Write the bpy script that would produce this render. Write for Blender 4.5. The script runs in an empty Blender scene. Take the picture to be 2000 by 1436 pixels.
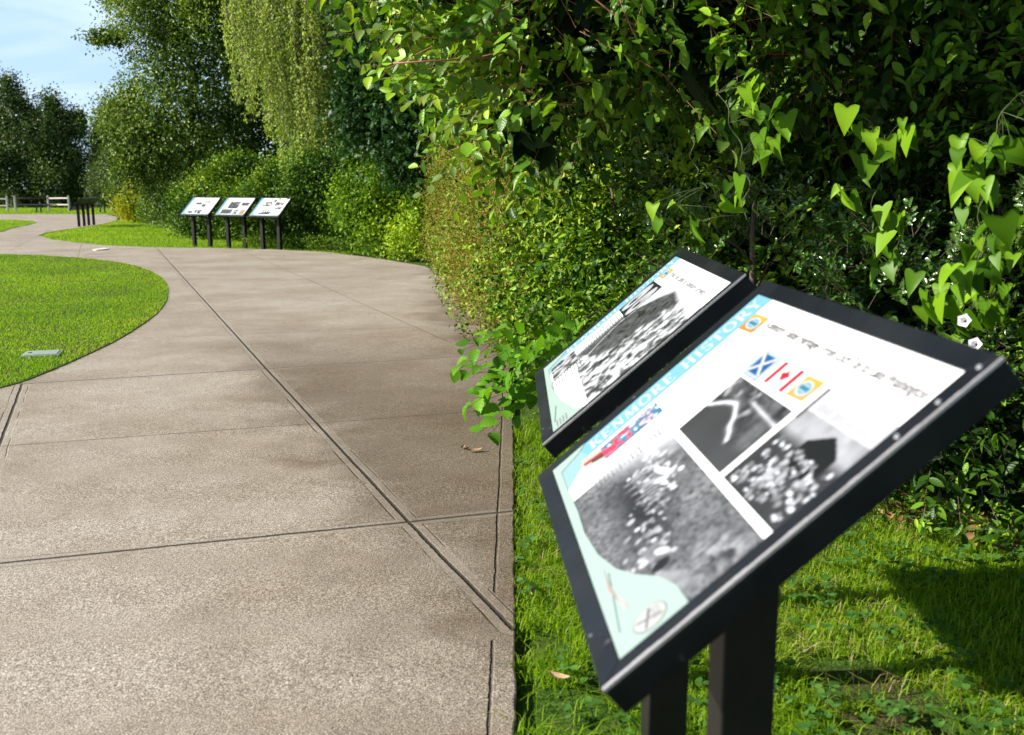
import bpy, math, random
import numpy as np
from mathutils import Vector
# ---------------------------------------------------------------- camera, sky, sun
sc = bpy.context.scene
C = sc.collection
R = math.radians
SL = 0.0083                                   # the site falls gently away from the camera
def gz(x, y): return -SL * y
cam = bpy.data.cameras.new('camera'); camo = bpy.data.objects.new('camera', cam); C.objects.link(camo)
camo.location = (0, 0, 1.45); camo.rotation_euler = (R(90 - 10.73), 0, 0)
cam.sensor_width = 36; cam.lens = 34.81; cam.clip_start = .05; cam.clip_end = 2000
cam.dof.use_dof = True; cam.dof.focus_distance = 5.8; cam.dof.aperture_fstop = 4.2
sc.camera = camo
SUN = Vector((1.72, .15, -1)).normalized()    # direction the light travels
world = bpy.data.worlds.new("World"); sc.world = world; world.use_nodes = True
wn = world.node_tree; wn.nodes.clear()
sky = wn.nodes.new('ShaderNodeTexSky'); sky.sky_type = 'NISHITA'; sky.sun_disc = False
sky.sun_elevation = math.asin(-SUN.z); sky.sun_rotation = math.atan2(-SUN.x, -SUN.y)
sky.air_density = 1.0; sky.dust_density = .6; sky.ozone_density = 1.6
bg = wn.nodes.new('ShaderNodeBackground'); bg.inputs[1].default_value = .05; wo = wn.nodes.new('ShaderNodeOutputWorld')
tc = wn.nodes.new('ShaderNodeTexCoord'); mp = wn.nodes.new('ShaderNodeMapping'); mp.inputs['Scale'].default_value = (1.2, 1.2, 7)
mp.inputs['Rotation'].default_value = (.12, .1, .3)
cn = wn.nodes.new('ShaderNodeTexNoise'); cn.inputs['Scale'].default_value = 1.9; cn.inputs['Detail'].default_value = 7; cn.inputs['Distortion'].default_value = .5
cr = wn.nodes.new('ShaderNodeValToRGB'); cr.color_ramp.elements[0].position = .42; cr.color_ramp.elements[1].position = .66
cr.color_ramp.elements[1].color = (.8, .8, .8, 1)
mx = wn.nodes.new('ShaderNodeMixRGB'); mx.inputs[2].default_value = (13.0, 14.3, 15.6, 1)
hz = wn.nodes.new('ShaderNodeMixRGB'); hz.inputs[2].default_value = (6.4, 9.2, 12.6, 1)      # pale haze low in the sky
sz = wn.nodes.new('ShaderNodeSeparateXYZ'); lo_ = wn.nodes.new('ShaderNodeMapRange'); lo_.inputs[1].default_value = .15; lo_.inputs[2].default_value = .5
lo_.inputs[3].default_value = 1; lo_.inputs[4].default_value = 0; cm = wn.nodes.new('ShaderNodeMath'); cm.operation = 'MULTIPLY'; hm = wn.nodes.new('ShaderNodeMath'); hm.operation = 'MULTIPLY'; hm.inputs[1].default_value = .8
L = wn.links.new
L(tc.outputs['Generated'], mp.inputs[0]); L(mp.outputs[0], cn.inputs[0]); L(cn.outputs[0], cr.inputs[0])
L(tc.outputs['Generated'], sz.inputs[0]); L(sz.outputs[2], lo_.inputs[0]); L(lo_.outputs[0], hm.inputs[0]); L(hm.outputs[0], hz.inputs[0]); L(sky.outputs[0], hz.inputs[1])
L(cr.outputs[0], cm.inputs[0]); L(lo_.outputs[0], cm.inputs[1]); L(cm.outputs[0], mx.inputs[0]); L(hz.outputs[0], mx.inputs[1]); L(mx.outputs[0], bg.inputs[0]); L(bg.outputs[0], wo.inputs[0])
sl = bpy.data.lights.new('sun', 'SUN'); sl.energy = 5.0; sl.angle = R(.53); sl.color = (1, .94, .84)
so = bpy.data.objects.new('sun', sl); C.objects.link(so); so.rotation_euler = SUN.to_track_quat('-Z', 'Y').to_euler()
so.location = (-20, -2, 20)
sc.view_settings.view_transform = 'Standard'; sc.view_settings.look = 'None'; sc.view_settings.gamma = 1
sc.view_settings.exposure = 1.0
sc.cycles.max_bounces = 5; sc.cycles.diffuse_bounces = 1; sc.cycles.glossy_bounces = 2; sc.cycles.transmission_bounces = 4
sc.cycles.use_denoising = True
# ---------------------------------------------------------------- helpers
rs = np.random.RandomState
def tag(o, label=None, cat=None, group=None, kind=None):
    if label: o['label'] = label
    if cat: o['category'] = cat
    if group: o['group'] = group
    if kind: o['kind'] = kind
    return o
def empty(name, loc, rz=0, **k):
    o = bpy.data.objects.new(name, None); C.objects.link(o); o.location = loc; o.rotation_euler = (0, 0, rz)
    o.empty_display_size = .1
    return tag(o, **k)
def place(name, me, parent=None, mats=()):
    o = bpy.data.objects.new(name, me); C.objects.link(o)
    if parent is not None:
        o.parent = parent
    for m in mats: me.materials.append(m)
    return o
def link_world(o, parent):                    # mesh coordinates are in the world: undo the parent's place
    o.parent = parent
    v = Vector(parent.location)
    o.location = Vector((0, 0, 0)) - v
    return o
def fast_mesh(name, V, loops, starts, totals, smooth=True):
    me = bpy.data.meshes.new(name)
    V = np.asarray(V, np.float32)
    me.vertices.add(len(V)); me.vertices.foreach_set('co', V.ravel())
    me.loops.add(len(loops)); me.loops.foreach_set('vertex_index', np.asarray(loops, np.int32))
    me.polygons.add(len(starts)); me.polygons.foreach_set('loop_start', np.asarray(starts, np.int32))
    me.polygons.foreach_set('loop_total', np.asarray(totals, np.int32))
    me.polygons.foreach_set('use_smooth', np.full(len(starts), smooth, bool))
    me.update(calc_edges=True)
    return me
class MB:
    def __init__(s): s.v = []; s.f = []; s.m = []
    def poly(s, pts, mi=0):
        b = len(s.v); s.v += [tuple(p) for p in pts]; s.f.append(tuple(range(b, b + len(pts)))); s.m.append(mi)
    def prism(s, quad_a, quad_b, mi=0):       # two matching loops joined
        b = len(s.v); n = len(quad_a); s.v += [tuple(p) for p in quad_a] + [tuple(p) for p in quad_b]
        s.f.append(tuple(range(b, b + n))); s.f.append(tuple(reversed(range(b + n, b + 2 * n)))); s.m += [mi, mi]
        for i in range(n):
            j = (i + 1) % n
            s.f.append((b + i, b + n + i, b + n + j, b + j)); s.m.append(mi)
    def box(s, c, d, mi=0):
        x, y, z = c; a, b, h = d[0] / 2, d[1] / 2, d[2] / 2
        s.prism([(x - a, y - b, z - h), (x - a, y + b, z - h), (x + a, y + b, z - h), (x + a, y - b, z - h)],
                [(x - a, y - b, z + h), (x - a, y + b, z + h), (x + a, y + b, z + h), (x + a, y - b, z + h)], mi)
    def tube(s, pts, rads, n=6, mi=0):
        b = len(s.v); pts = [Vector(p) for p in pts]
        for i, p in enumerate(pts):
            t = (pts[min(i + 1, len(pts) - 1)] - pts[max(i - 1, 0)]).normalized()
            u = t.orthogonal().normalized() if i == 0 else (u - t * u.dot(t)).normalized()
            w = t.cross(u)
            for k in range(n):
                a = 2 * math.pi * k / n; s.v.append(tuple(p + (u * math.cos(a) + w * math.sin(a)) * rads[i]))
        for i in range(len(pts) - 1):
            for k in range(n):
                k2 = (k + 1) % n
                s.f.append((b + i * n + k, b + i * n + k2, b + (i + 1) * n + k2, b + (i + 1) * n + k)); s.m.append(mi)
        s.f.append(tuple(b + k for k in reversed(range(n)))); s.m.append(mi)
        s.f.append(tuple(b + (len(pts) - 1) * n + k for k in range(n))); s.m.append(mi)
    def build(s, name, mats, parent=None, bevel=0, smooth=False):
        me = bpy.data.meshes.new(name); me.from_pydata(s.v, [], s.f); me.update()
        if not isinstance(mats, (list, tuple)): mats = [mats]
        o = place(name, me, parent, mats)
        me.polygons.foreach_set('material_index', s.m)
        if smooth: me.polygons.foreach_set('use_smooth', [True] * len(me.polygons))
        if bevel:
            b = o.modifiers.new('bevel', 'BEVEL'); b.width = bevel; b.segments = 2; b.limit_method = 'ANGLE'
        return o
# value noise in numpy
_rg = rs(5).rand(64, 64, 64).astype(np.float32)
def vnoise(P, f=1.0, o=0):
    q = np.asarray(P, np.float64) * f + 17.3 * (o + 1); i = np.floor(q).astype(int); t = q - i; t = t * t * (3 - 2 * t)
    r = 0
    for a in (0, 1):
        for b in (0, 1):
            for c in (0, 1):
                w = (t[:, 0] if a else 1 - t[:, 0]) * (t[:, 1] if b else 1 - t[:, 1]) * (t[:, 2] if c else 1 - t[:, 2])
                r = r + w * _rg[(i[:, 0] + a) % 64, (i[:, 1] + b) % 64, (i[:, 2] + c) % 64]
    return r
def fbm(P, f=1.0, n=3, o=0):
    s = 0; a = 1; t = 0
    for k in range(n):
        s = s + a * vnoise(P, f * 2 ** k, o + k); t += a; a *= .55
    return s / t
# ---------------------------------------------------------------- materials
def newmat(name):
    m = bpy.data.materials.new(name); m.use_nodes = True
    nt = m.node_tree; nt.nodes.clear()
    out = nt.nodes.new('ShaderNodeOutputMaterial'); b = nt.nodes.new('ShaderNodeBsdfPrincipled')
    nt.links.new(b.outputs[0], out.inputs[0])
    return m, nt, b, out
def ramp(nt, src, stops):
    r = nt.nodes.new('ShaderNodeValToRGB'); e = r.color_ramp.elements
    while len(e) < len(stops): e.new(.5)
    for k, (p, c) in enumerate(stops): e[k].position = p; e[k].color = (*c, 1)
    nt.links.new(src, r.inputs[0]); return r.outputs[0]
def noise(nt, scale, detail=4, vec=None, dist=0, rough=.55):
    n = nt.nodes.new('ShaderNodeTexNoise'); n.inputs['Scale'].default_value = scale; n.inputs['Detail'].default_value = detail
    n.inputs['Distortion'].default_value = dist; n.inputs['Roughness'].default_value = rough
    if vec: nt.links.new(vec, n.inputs['Vector'])
    return n.outputs[0]
def objco(nt):
    t = nt.nodes.new('ShaderNodeTexCoord'); return t.outputs['Object']
def geomco(nt):
    t = nt.nodes.new('ShaderNodeNewGeometry'); return t.outputs['Position']
def mixc(nt, a, b, f, mode='MIX'):
    m = nt.nodes.new('ShaderNodeMixRGB'); m.blend_type = mode
    for k, v in ((0, f), (1, a), (2, b)):
        if isinstance(v, (int, float)): m.inputs[k].default_value = v
        elif isinstance(v, tuple): m.inputs[k].default_value = (*v, 1)
        else: nt.links.new(v, m.inputs[k])
    return m.outputs[0]
def mth(nt, op, a, b=0, c=0, clamp=False):
    m = nt.nodes.new('ShaderNodeMath'); m.operation = op; m.use_clamp = clamp
    for k, v in enumerate((a, b, c)):
        if isinstance(v, (int, float)): m.inputs[k].default_value = v
        else: nt.links.new(v, m.inputs[k])
    return m.outputs[0]
def bump(nt, b, h, strength=.5, dist=.01):
    n = nt.nodes.new('ShaderNodeBump'); n.inputs['Strength'].default_value = strength; n.inputs['Distance'].default_value = dist
    nt.links.new(h, n.inputs['Height']); nt.links.new(n.outputs[0], b.inputs['Normal']); return n
def plain(name, col, rough=.5, metal=0, var=.12, vs=30, spec=None, bmp=0):
    m, nt, b, out = newmat(name)
    co = objco(nt); n = noise(nt, vs, 5, co)
    c = ramp(nt, n, [(.3, tuple(x * (1 - var) for x in col)), (.7, tuple(min(1, x * (1 + var)) for x in col))])
    nt.links.new(c, b.inputs['Base Color']); b.inputs['Roughness'].default_value = rough; b.inputs['Metallic'].default_value = metal
    if spec is not None: b.inputs['Specular IOR Level'].default_value = spec
    if bmp: bump(nt, b, n, bmp, .003)
    return m
def leafmat(name, cols, trans=.45, rough=.42, veins=False, tcol=None, dead=None, spec=.14):
    """cols: ramp over the per-leaf random value"""
    m, nt, b, out = newmat(name)
    at = nt.nodes.new('ShaderNodeAttribute'); at.attribute_name = 'rnd'
    k = len(cols); st = [(i / max(1, k - 1), c) for i, c in enumerate(cols)]
    c = ramp(nt, at.outputs['Fac'], st)
    if veins:
        uv = nt.nodes.new('ShaderNodeUVMap'); uv.uv_map = 'leaf'
        sp = nt.nodes.new('ShaderNodeSeparateXYZ'); nt.links.new(uv.outputs[0], sp.inputs[0])
        ax = mth(nt, 'ABSOLUTE', sp.outputs[0])
        w = mth(nt, 'SINE', mth(nt, 'MULTIPLY', mth(nt, 'SUBTRACT', sp.outputs[1], mth(nt, 'MULTIPLY', ax, .9)), 34))
        vein = mth(nt, 'SMOOTH_MIN', mth(nt, 'MULTIPLY', mth(nt, 'SUBTRACT', 1, w), 1.2), mth(nt, 'MULTIPLY', ax, 40), .1, )
        vm = mth(nt, 'MINIMUM', vein, 1, clamp=True)
        c2 = mixc(nt, c, (1.18, 1.15, 1.3), 1, 'MULTIPLY')
        c = mixc(nt, c2, c, vm)
        bump(nt, b, w, .22, .0012)
    nt.links.new(c, b.inputs['Base Color'])
    b.inputs['Roughness'].default_value = rough; b.inputs['Specular IOR Level'].default_value = spec
    tr = nt.nodes.new('ShaderNodeBsdfTranslucent'); nt.links.new(mixc(nt, c, tcol or (1.5, 1.5, .5), 1, 'MULTIPLY'), tr.inputs[0])
    mxs = nt.nodes.new('ShaderNodeMixShader'); mxs.inputs[0].default_value = trans
    nt.links.new(b.outputs[0], mxs.inputs[1]); nt.links.new(tr.outputs[0], mxs.inputs[2]); nt.links.new(mxs.outputs[0], out.inputs[0])
    return m
M = {}
M['bark'] = plain('bark', (.09, .065, .045), .9, var=.35, vs=25, bmp=.5)
M['twig'] = plain('twig', (.16, .075, .04), .7, var=.3)
def black_mat():
    m, nt, b, out = newmat('black_paint'); co = objco(nt)
    d = ramp(nt, noise(nt, 55, 3, co), [(.66, (0, 0, 0)), (.72, (1, 1, 1))]); e = ramp(nt, noise(nt, 9, 3, co), [(.5, (0, 0, 0)), (.65, (1, 1, 1))])
    f = mth(nt, 'MULTIPLY', mixc(nt, d, e, 1, 'MULTIPLY'), .55); g_ = ramp(nt, noise(nt, 6, 5, co), [(.4, (0, 0, 0)), (.8, (.05, .05, .05))])
    c = mixc(nt, (.004, .005, .008), (.16, .17, .17), mth(nt, 'ADD', f, g_)); nt.links.new(c, b.inputs['Base Color'])
    nt.links.new(ramp(nt, noise(nt, 14, 4, co), [(.3, (.3, .3, .3)), (.7, (.5, .5, .5))]), b.inputs['Roughness']); b.inputs['Specular IOR Level'].default_value = .28; return m
M['black'] = black_mat()
M['post'] = plain('post_paint', (.006, .0055, .005), .5, var=.25, vs=40, spec=.3)
M['steel'] = plain('worn_metal', (.62, .58, .6), .35, metal=.6, var=.25, vs=300, bmp=.3)
M['screw'] = plain('screw_metal', (.8, .8, .8), .3, metal=.8, var=.1)
M['rail'] = plain('weathered_rail', (.60, .55, .47), .8, var=.3, vs=12)
M['rail_shaded'] = plain('shaded_rail', (.09, .055, .04), .85, var=.3, vs=12)  # same rail wood, with the span's shade put into its colour
M['bench'] = plain('dark_bench', (.05, .06, .06), .5, var=.2)
M['valve'] = plain('valve_plastic', (.27, .33, .29), .5, var=.15, vs=50, bmp=.3)
M['paper'] = plain('paper', (.75, .75, .72), .7, var=.08)
M['deadleaf'] = plain('dead_leaf', (.38, .24, .13), .7, var=.35, vs=40)
# ground
def ground_mat():
    m, nt, b, out = newmat('lawn_soil'); co = geomco(nt)
    a = ramp(nt, noise(nt, 22, 8, co), [(.3, (.02, .05, .006)), (.5, (.05, .11, .012)), (.7, (.10, .12, .03))])
    s = ramp(nt, noise(nt, 60, 8, co), [(.3, (.03, .02, .012)), (.7, (.12, .08, .05))])
    f = ramp(nt, noise(nt, 1.6, 5, co), [(.5, (0, 0, 0)), (.62, (1, 1, 1))])
    nt.links.new(mixc(nt, a, s, f), b.inputs['Base Color']); b.inputs['Roughness'].default_value = 1
    b.inputs['Specular IOR Level'].default_value = .1
    bump(nt, b, noise(nt, 80, 6, co), .7, .03); return m
M['ground'] = ground_mat()
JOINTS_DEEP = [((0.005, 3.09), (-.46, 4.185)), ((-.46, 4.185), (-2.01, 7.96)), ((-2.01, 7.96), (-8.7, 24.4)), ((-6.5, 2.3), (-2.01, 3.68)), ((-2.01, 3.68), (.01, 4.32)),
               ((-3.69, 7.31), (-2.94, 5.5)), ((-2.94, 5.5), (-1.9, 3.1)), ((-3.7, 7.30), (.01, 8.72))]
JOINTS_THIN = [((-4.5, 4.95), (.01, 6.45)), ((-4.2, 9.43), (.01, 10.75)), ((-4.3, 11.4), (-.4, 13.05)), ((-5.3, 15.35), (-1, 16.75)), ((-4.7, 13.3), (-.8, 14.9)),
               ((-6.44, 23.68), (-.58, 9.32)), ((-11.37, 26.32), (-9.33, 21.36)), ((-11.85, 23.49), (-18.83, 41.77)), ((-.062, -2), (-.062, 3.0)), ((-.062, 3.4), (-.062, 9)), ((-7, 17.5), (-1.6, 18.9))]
def concrete_mat():
    m, nt, b, out = newmat('concrete'); co = geomco(nt)
    wob = nt.nodes.new('ShaderNodeVectorMath'); wob.operation = 'MULTIPLY_ADD'
    nz = nt.nodes.new('ShaderNodeTexNoise'); nz.inputs['Scale'].default_value = 5; nz.inputs['Detail'].default_value = 3; nt.links.new(co, nz.inputs['Vector'])
    nt.links.new(nz.outputs['Color'], wob.inputs[0]); wob.inputs[1].default_value = (.012, .012, 0); nt.links.new(co, wob.inputs[2])
    flat = nt.nodes.new('ShaderNodeVectorMath'); flat.operation = 'MULTIPLY'; nt.links.new(wob.outputs[0], flat.inputs[0]); flat.inputs[1].default_value = (1, 1, 0)
    P = flat.outputs[0]
    def seg(A, B):
        A = (A[0] + .006, A[1] + .006); B = (B[0] + .006, B[1] + .006)
        ba = (B[0] - A[0], B[1] - A[1], 0); l2 = ba[0] ** 2 + ba[1] ** 2
        s = nt.nodes.new('ShaderNodeVectorMath'); s.operation = 'SUBTRACT'; nt.links.new(P, s.inputs[0]); s.inputs[1].default_value = (*A, 0)
        d = nt.nodes.new('ShaderNodeVectorMath'); d.operation = 'DOT_PRODUCT'; nt.links.new(s.outputs[0], d.inputs[0]); d.inputs[1].default_value = tuple(q / l2 for q in ba)
        h = mth(nt, 'MAXIMUM', mth(nt, 'MINIMUM', d.outputs['Value'], 1), 0)
        sc_ = nt.nodes.new('ShaderNodeVectorMath'); sc_.operation = 'SCALE'; sc_.inputs[0].default_value = ba; nt.links.new(h, sc_.inputs['Scale'])
        e = nt.nodes.new('ShaderNodeVectorMath'); e.operation = 'DISTANCE'; nt.links.new(s.outputs[0], e.inputs[0]); nt.links.new(sc_.outputs[0], e.inputs[1])
        return e.outputs['Value']
    def mn(l):
        r = seg(*l[0])
        for q in l[1:]: r = mth(nt, 'MINIMUM', r, seg(*q))
        return r
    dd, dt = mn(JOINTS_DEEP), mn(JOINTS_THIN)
    def step(x, lo, hi):
        r = nt.nodes.new('ShaderNodeMapRange'); r.interpolation_type = 'SMOOTHSTEP'; nt.links.new(x, r.inputs[0])
        r.inputs[1].default_value = lo; r.inputs[2].default_value = hi; return r.outputs[0]
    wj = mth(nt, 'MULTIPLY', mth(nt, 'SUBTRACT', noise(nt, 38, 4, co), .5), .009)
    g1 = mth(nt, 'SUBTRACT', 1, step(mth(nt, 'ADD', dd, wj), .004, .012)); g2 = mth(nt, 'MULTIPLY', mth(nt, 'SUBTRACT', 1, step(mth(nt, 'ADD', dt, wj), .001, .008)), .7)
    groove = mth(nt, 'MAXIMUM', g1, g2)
    band = mth(nt, 'SUBTRACT', 1, step(dd, .040, .050))
    ridge = mth(nt, 'MULTIPLY', step(dd, .042, .047), mth(nt, 'SUBTRACT', 1, step(dd, .047, .055)))
    ridge = mth(nt, 'MULTIPLY', ridge, ramp(nt, noise(nt, 2.3, 2, co), [(.45, (0, 0, 0)), (.55, (1, 1, 1))]))
    # base
    sp = noise(nt, 195, 4, co, rough=.8); sp2 = noise(nt, 70, 5, co, rough=.7); big = noise(nt, .9, 6, co, rough=.6); mid = noise(nt, 4.5, 6, co, dist=.6)
    c = ramp(nt, sp, [(.39, (.085, .070, .054)), (.475, (.28, .244, .198)), (.53, (.39, .348, .292)), (.61, (.74, .69, .61))])
    c = mixc(nt, c, ramp(nt, sp2, [(.35, (.68, .66, .64)), (.65, (1.15, 1.15, 1.15))]), 1, 'MULTIPLY')
    c = mixc(nt, c, ramp(nt, mid, [(.3, (.92, .91, .90)), (.62, (1.03, 1.03, 1.03))]), 1, 'MULTIPLY')
    c = mixc(nt, c, ramp(nt, big, [(.35, (.84, .80, .75)), (.6, (1.06, 1.06, 1.06))]), 1, 'MULTIPLY')
    patch = ramp(nt, noise(nt, .55, 8, co, dist=1.2, rough=.65), [(.46, (0, 0, 0)), (.6, (1, 1, 1))])
    c = mixc(nt, c, (.68, .60, .50), mth(nt, 'MULTIPLY', patch, .28), 'MULTIPLY')
    # stains along the planted side of the walk
    sx = nt.nodes.new('ShaderNodeSeparateXYZ'); nt.links.new(co, sx.inputs[0])
    edge = mth(nt, 'ADD', mth(nt, 'ADD', sx.outputs[0], mth(nt, 'MULTIPLY', sx.outputs[1], .06)), mth(nt, 'MULTIPLY', noise(nt, 1.7, 6, co, dist=.5), 1.5))
    st = step(edge, .05, 1.1)
    e2 = mth(nt, 'ADD', mth(nt, 'ADD', sx.outputs[0], mth(nt, 'MULTIPLY', sx.outputs[1], .41)), mth(nt, 'MULTIPLY', noise(nt, 2.2, 6, co, dist=.6), 1.3))
    st2 = mth(nt, 'MULTIPLY', step(e2, 1.35, 2.15), mth(nt, 'SUBTRACT', 1, step(sx.outputs[1], 6, 12)))
    yy = step(sx.outputs[1], 2.2, 4.5)
    st = mth(nt, 'MULTIPLY', st, mth(nt, 'ADD', .35, mth(nt, 'MULTIPLY', yy, .65)))
    st = mth(nt, 'MAXIMUM', st, st2)
    c = mixc(nt, c, (.34, .285, .22), mth(nt, 'MULTIPLY', st, .8), 'MULTIPLY')
    c = mixc(nt, c, mixc(nt, (.30, .27, .235), c, .45), mth(nt, 'MULTIPLY', band, .42))
    spots = ramp(nt, noise(nt, 33, 2, co), [(.7, (0, 0, 0)), (.74, (1, 1, 1))])
    c = mixc(nt, c, (.10, .08, .06), mth(nt, 'MULTIPLY', spots, .5))
    c = mixc(nt, c, (.05, .037, .028), groove)  # dark brown joint dirt, with the groove's own shadow painted into it
    c = mixc(nt, c, (.07, .055, .04), mth(nt, 'MULTIPLY', ridge, .55))
    nt.links.new(c, b.inputs['Base Color']); b.inputs['Roughness'].default_value = .85; b.inputs['Specular IOR Level'].default_value = .3
    # broom lines run with the joint
    rt = nt.nodes.new('ShaderNodeMapping'); rt.inputs['Rotation'].default_value = (0, 0, R(-22)); rt.inputs['Scale'].default_value = (1, .04, 1); nt.links.new(co, rt.inputs[0])
    broom = noise(nt, 190, 3, rt.outputs[0])
    h = mth(nt, 'ADD', mth(nt, 'MULTIPLY', sp2, .8), mth(nt, 'MULTIPLY', broom, .25))
    h = mth(nt, 'MULTIPLY', h, mth(nt, 'SUBTRACT', 1, mth(nt, 'MULTIPLY', band, .6)))
    h = mth(nt, 'SUBTRACT', h, mth(nt, 'MULTIPLY', groove, 4)); h = mth(nt, 'SUBTRACT', h, mth(nt, 'MULTIPLY', ridge, 1))
    bump(nt, b, h, .8, .004)
    return m
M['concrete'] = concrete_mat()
# ---------------------------------------------------------------- leaf templates and scattering
def strip_leaf(sides, mids):
    """sides: (x, y, z) per station on one side; mids: (y, z) per station. First and last stations lie on the midrib."""
    V = []; F = []; n = len(sides)
    for (x, y, z), (my, mz) in zip(sides, mids):
        V += [(-x, y, z), (0, my, mz), (x, y, z)]
    for i in range(n - 1):
        a = i * 3; b = a + 3
        F += [(a, a + 1, b + 1, b), (a + 1, a + 2, b + 2, b + 1)]
    return np.array(V, float), F
def tmpl(V, F):
    lo = np.concatenate([np.array(f) for f in F]); tot = np.array([len(f) for f in F])
    return V, lo, tot
def droop(y, k=.22): return -k * y * y
T_OV = tmpl(*strip_leaf([(.015, 0, 0), (.17, .16, .06), (.25, .42, .05), (.20, .70, -.05), (.005, 1, -.2)], [(0, 0), (.18, -.04), (.44, -.07), (.72, -.12), (1, -.2)]))
_y = np.linspace(0, 1, 15)
_s = [(max(.01, (.36 * math.sin(math.pi * min(1, y ** .8 * 1.0)) ** .8) * (1 + (.12 if i % 2 else -.08))) if 0 < i < 14 else .008, y + (.02 if i % 2 else -.01), .07 * math.sin(math.pi * y) - .2 * y * y) for i, y in enumerate(_y)]
T_SER = tmpl(*strip_leaf(_s, [(y, -.2 * y * y - .02) for y in _y]))
T_HEART = tmpl(*strip_leaf([(.01, 0, 0), (.13, -.09, .04), (.31, -.15, .05), (.47, -.11, .02), (.46, .08, .03), (.37, .30, .0), (.27, .53, -.05), (.14, .79, -.16), (.005, 1.06, -.30)],
                           [(0, -.02), (.01, -.03), (.03, -.04), (.08, -.06), (.2, -.08), (.38, -.11), (.58, -.15), (.82, -.22), (1.06, -.30)]))
_h = [(.01, 0, 0), (.2, .08, .06), (.12, .2, .0), (.3, .3, .1), (.17, .42, -.0), (.33, .55, .08), (.16, .68, -.02), (.22, .82, .05), (.01, 1, -.05)]
T_HOLLY = tmpl(*strip_leaf(_h, [(y, -.05) for (_, y, _) in _h]))
_m = [(.02, 0, 0), (.42, -.02, -.03), (.22, .2, 0), (.62, .42, -.08), (.24, .48, 0), (.2, .62, 0), (.26, .8, -.05), (.01, 1.05, -.12)]
T_MAP = tmpl(*strip_leaf(_m, [(y * .9, -.03) for (_, y, _) in _m]))
T_Q = tmpl(np.array([(0, 0, 0), (-.3, .5, .06), (0, 1, -.1), (.3, .5, .06)], float), [(0, 1, 2, 3)])
T_Q2 = tmpl(np.array([(0, 0, 0), (-.27, .38, .07), (-.14, .78, 0), (0, 1, -.12), (.14, .78, 0), (.27, .38, .07)], float), [(0, 1, 2, 3), (0, 3, 4, 5)])
def unit(a): return a / np.maximum(1e-9, np.linalg.norm(a, axis=1, keepdims=True))
def leaves(name, P, N, T, S, tm, mat, root, rnd=None, seed=0, uv=False, ro=None):
    r = ro or rs(seed); n = len(P); V0, lo, tot = tm; k = len(V0)
    T = unit(T); N = unit(N - T * (N * T).sum(1, keepdims=True)); B = np.cross(T, N)
    wid = r.uniform(.8, 1.15, n)[:, None, None]; curl = r.uniform(.2, 2.2, n)[:, None, None]
    V = P[:, None, :] + S[:, None, None] * (V0[None, :, 0:1] * wid * B[:, None, :] + V0[None, :, 1:2] * T[:, None, :] + V0[None, :, 2:3] * curl * N[:, None, :])
    loops = (lo[None, :] + (np.arange(n) * k)[:, None]).ravel()
    tots = np.tile(tot, n); starts = np.concatenate([[0], np.cumsum(tots)[:-1]])
    me = fast_mesh(name, V.reshape(-1, 3), loops, starts, tots)
    if rnd is None: rnd = r.rand(n)
    a = me.attributes.new('rnd', 'FLOAT', 'FACE'); a.data.foreach_set('value', np.repeat(np.clip(rnd, 0, 1), len(tot)).astype(np.float32))
    if uv:
        u = me.uv_layers.new(name='leaf'); u.data.foreach_set('uv', np.tile(V0[lo][:, :2].astype(np.float32).ravel(), n))
    o = place(name, me, None, [mat]); link_world(o, root); return o
def prisms(name, A, B, ra, rb, mat, root):
    """one thin three-sided twig per row"""
    A = np.asarray(A, float); B = np.asarray(B, float); n = len(A); t = unit(B - A); h = np.tile([[.3, .2, .93]], (n, 1)); u = unit(np.cross(t, h)); w = np.cross(t, u)
    V = np.zeros((n, 6, 3))
    for k in range(3):
        a = 2 * math.pi * k / 3; d = u * math.cos(a) + w * math.sin(a); V[:, k] = A + d * np.reshape(ra, (-1, 1)); V[:, k + 3] = B + d * np.reshape(rb, (-1, 1))
    f = np.array([0, 1, 4, 3, 1, 2, 5, 4, 2, 0, 3, 5]); loops = (f[None] + (np.arange(n) * 6)[:, None]).ravel()
    tots = np.full(n * 3, 4); me = fast_mesh(name, V.reshape(-1, 3), loops, np.arange(n * 3) * 4, tots)
    o = place(name, me, None, [mat]); link_world(o, root); return tag(o, kind='stuff')
def blob_pts(r, blobs, n, depth=.35, amp=.25, freq=1.2, zmin=.03, hole=0, cull=.7, back=.35):
    """points and outward directions spread through the shells of a set of ellipsoids"""
    bl = np.array(blobs, float); area = bl[:, 3] * bl[:, 4] + bl[:, 3] * bl[:, 5] + bl[:, 4] * bl[:, 5]
    out = []; on = []; got = 0
    for _ in range(14):
        k = int((n - got) * 2.2) + 50
        w = r.choice(len(bl), k, p=area / area.sum()); d = unit(r.randn(k, 3)); b = bl[w]
        rad = 1 - depth * r.rand(k) ** 1.6
        p = b[:, :3] + d * b[:, 3:] * rad[:, None]
        p = p + d * ((fbm(p, freq, 3, 2) - .5) * 2 * amp * b[:, 3:].mean(1))[:, None]
        nn = unit(d / b[:, 3:])
        ok = p[:, 2] > gz(0, p[:, 1]) + zmin
        for j in range(len(bl)):
            q = (p - bl[j, :3]) / bl[j, 3:]; ok &= (w == j) | ((q * q).sum(1) > cull ** 2)
        if hole > 0: ok &= vnoise(p, freq * 2.1, 9) > hole * r.rand(k) ** .5
        vw = unit(np.array([[0, 0, 1.45]]) - p); ok &= ((nn * vw).sum(1) > -.25) | (r.rand(k) < back)
        out.append(p[ok]); on.append(nn[ok]); got += ok.sum()
        if got >= n: break
    return np.concatenate(out)[:n], np.concatenate(on)[:n]
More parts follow.
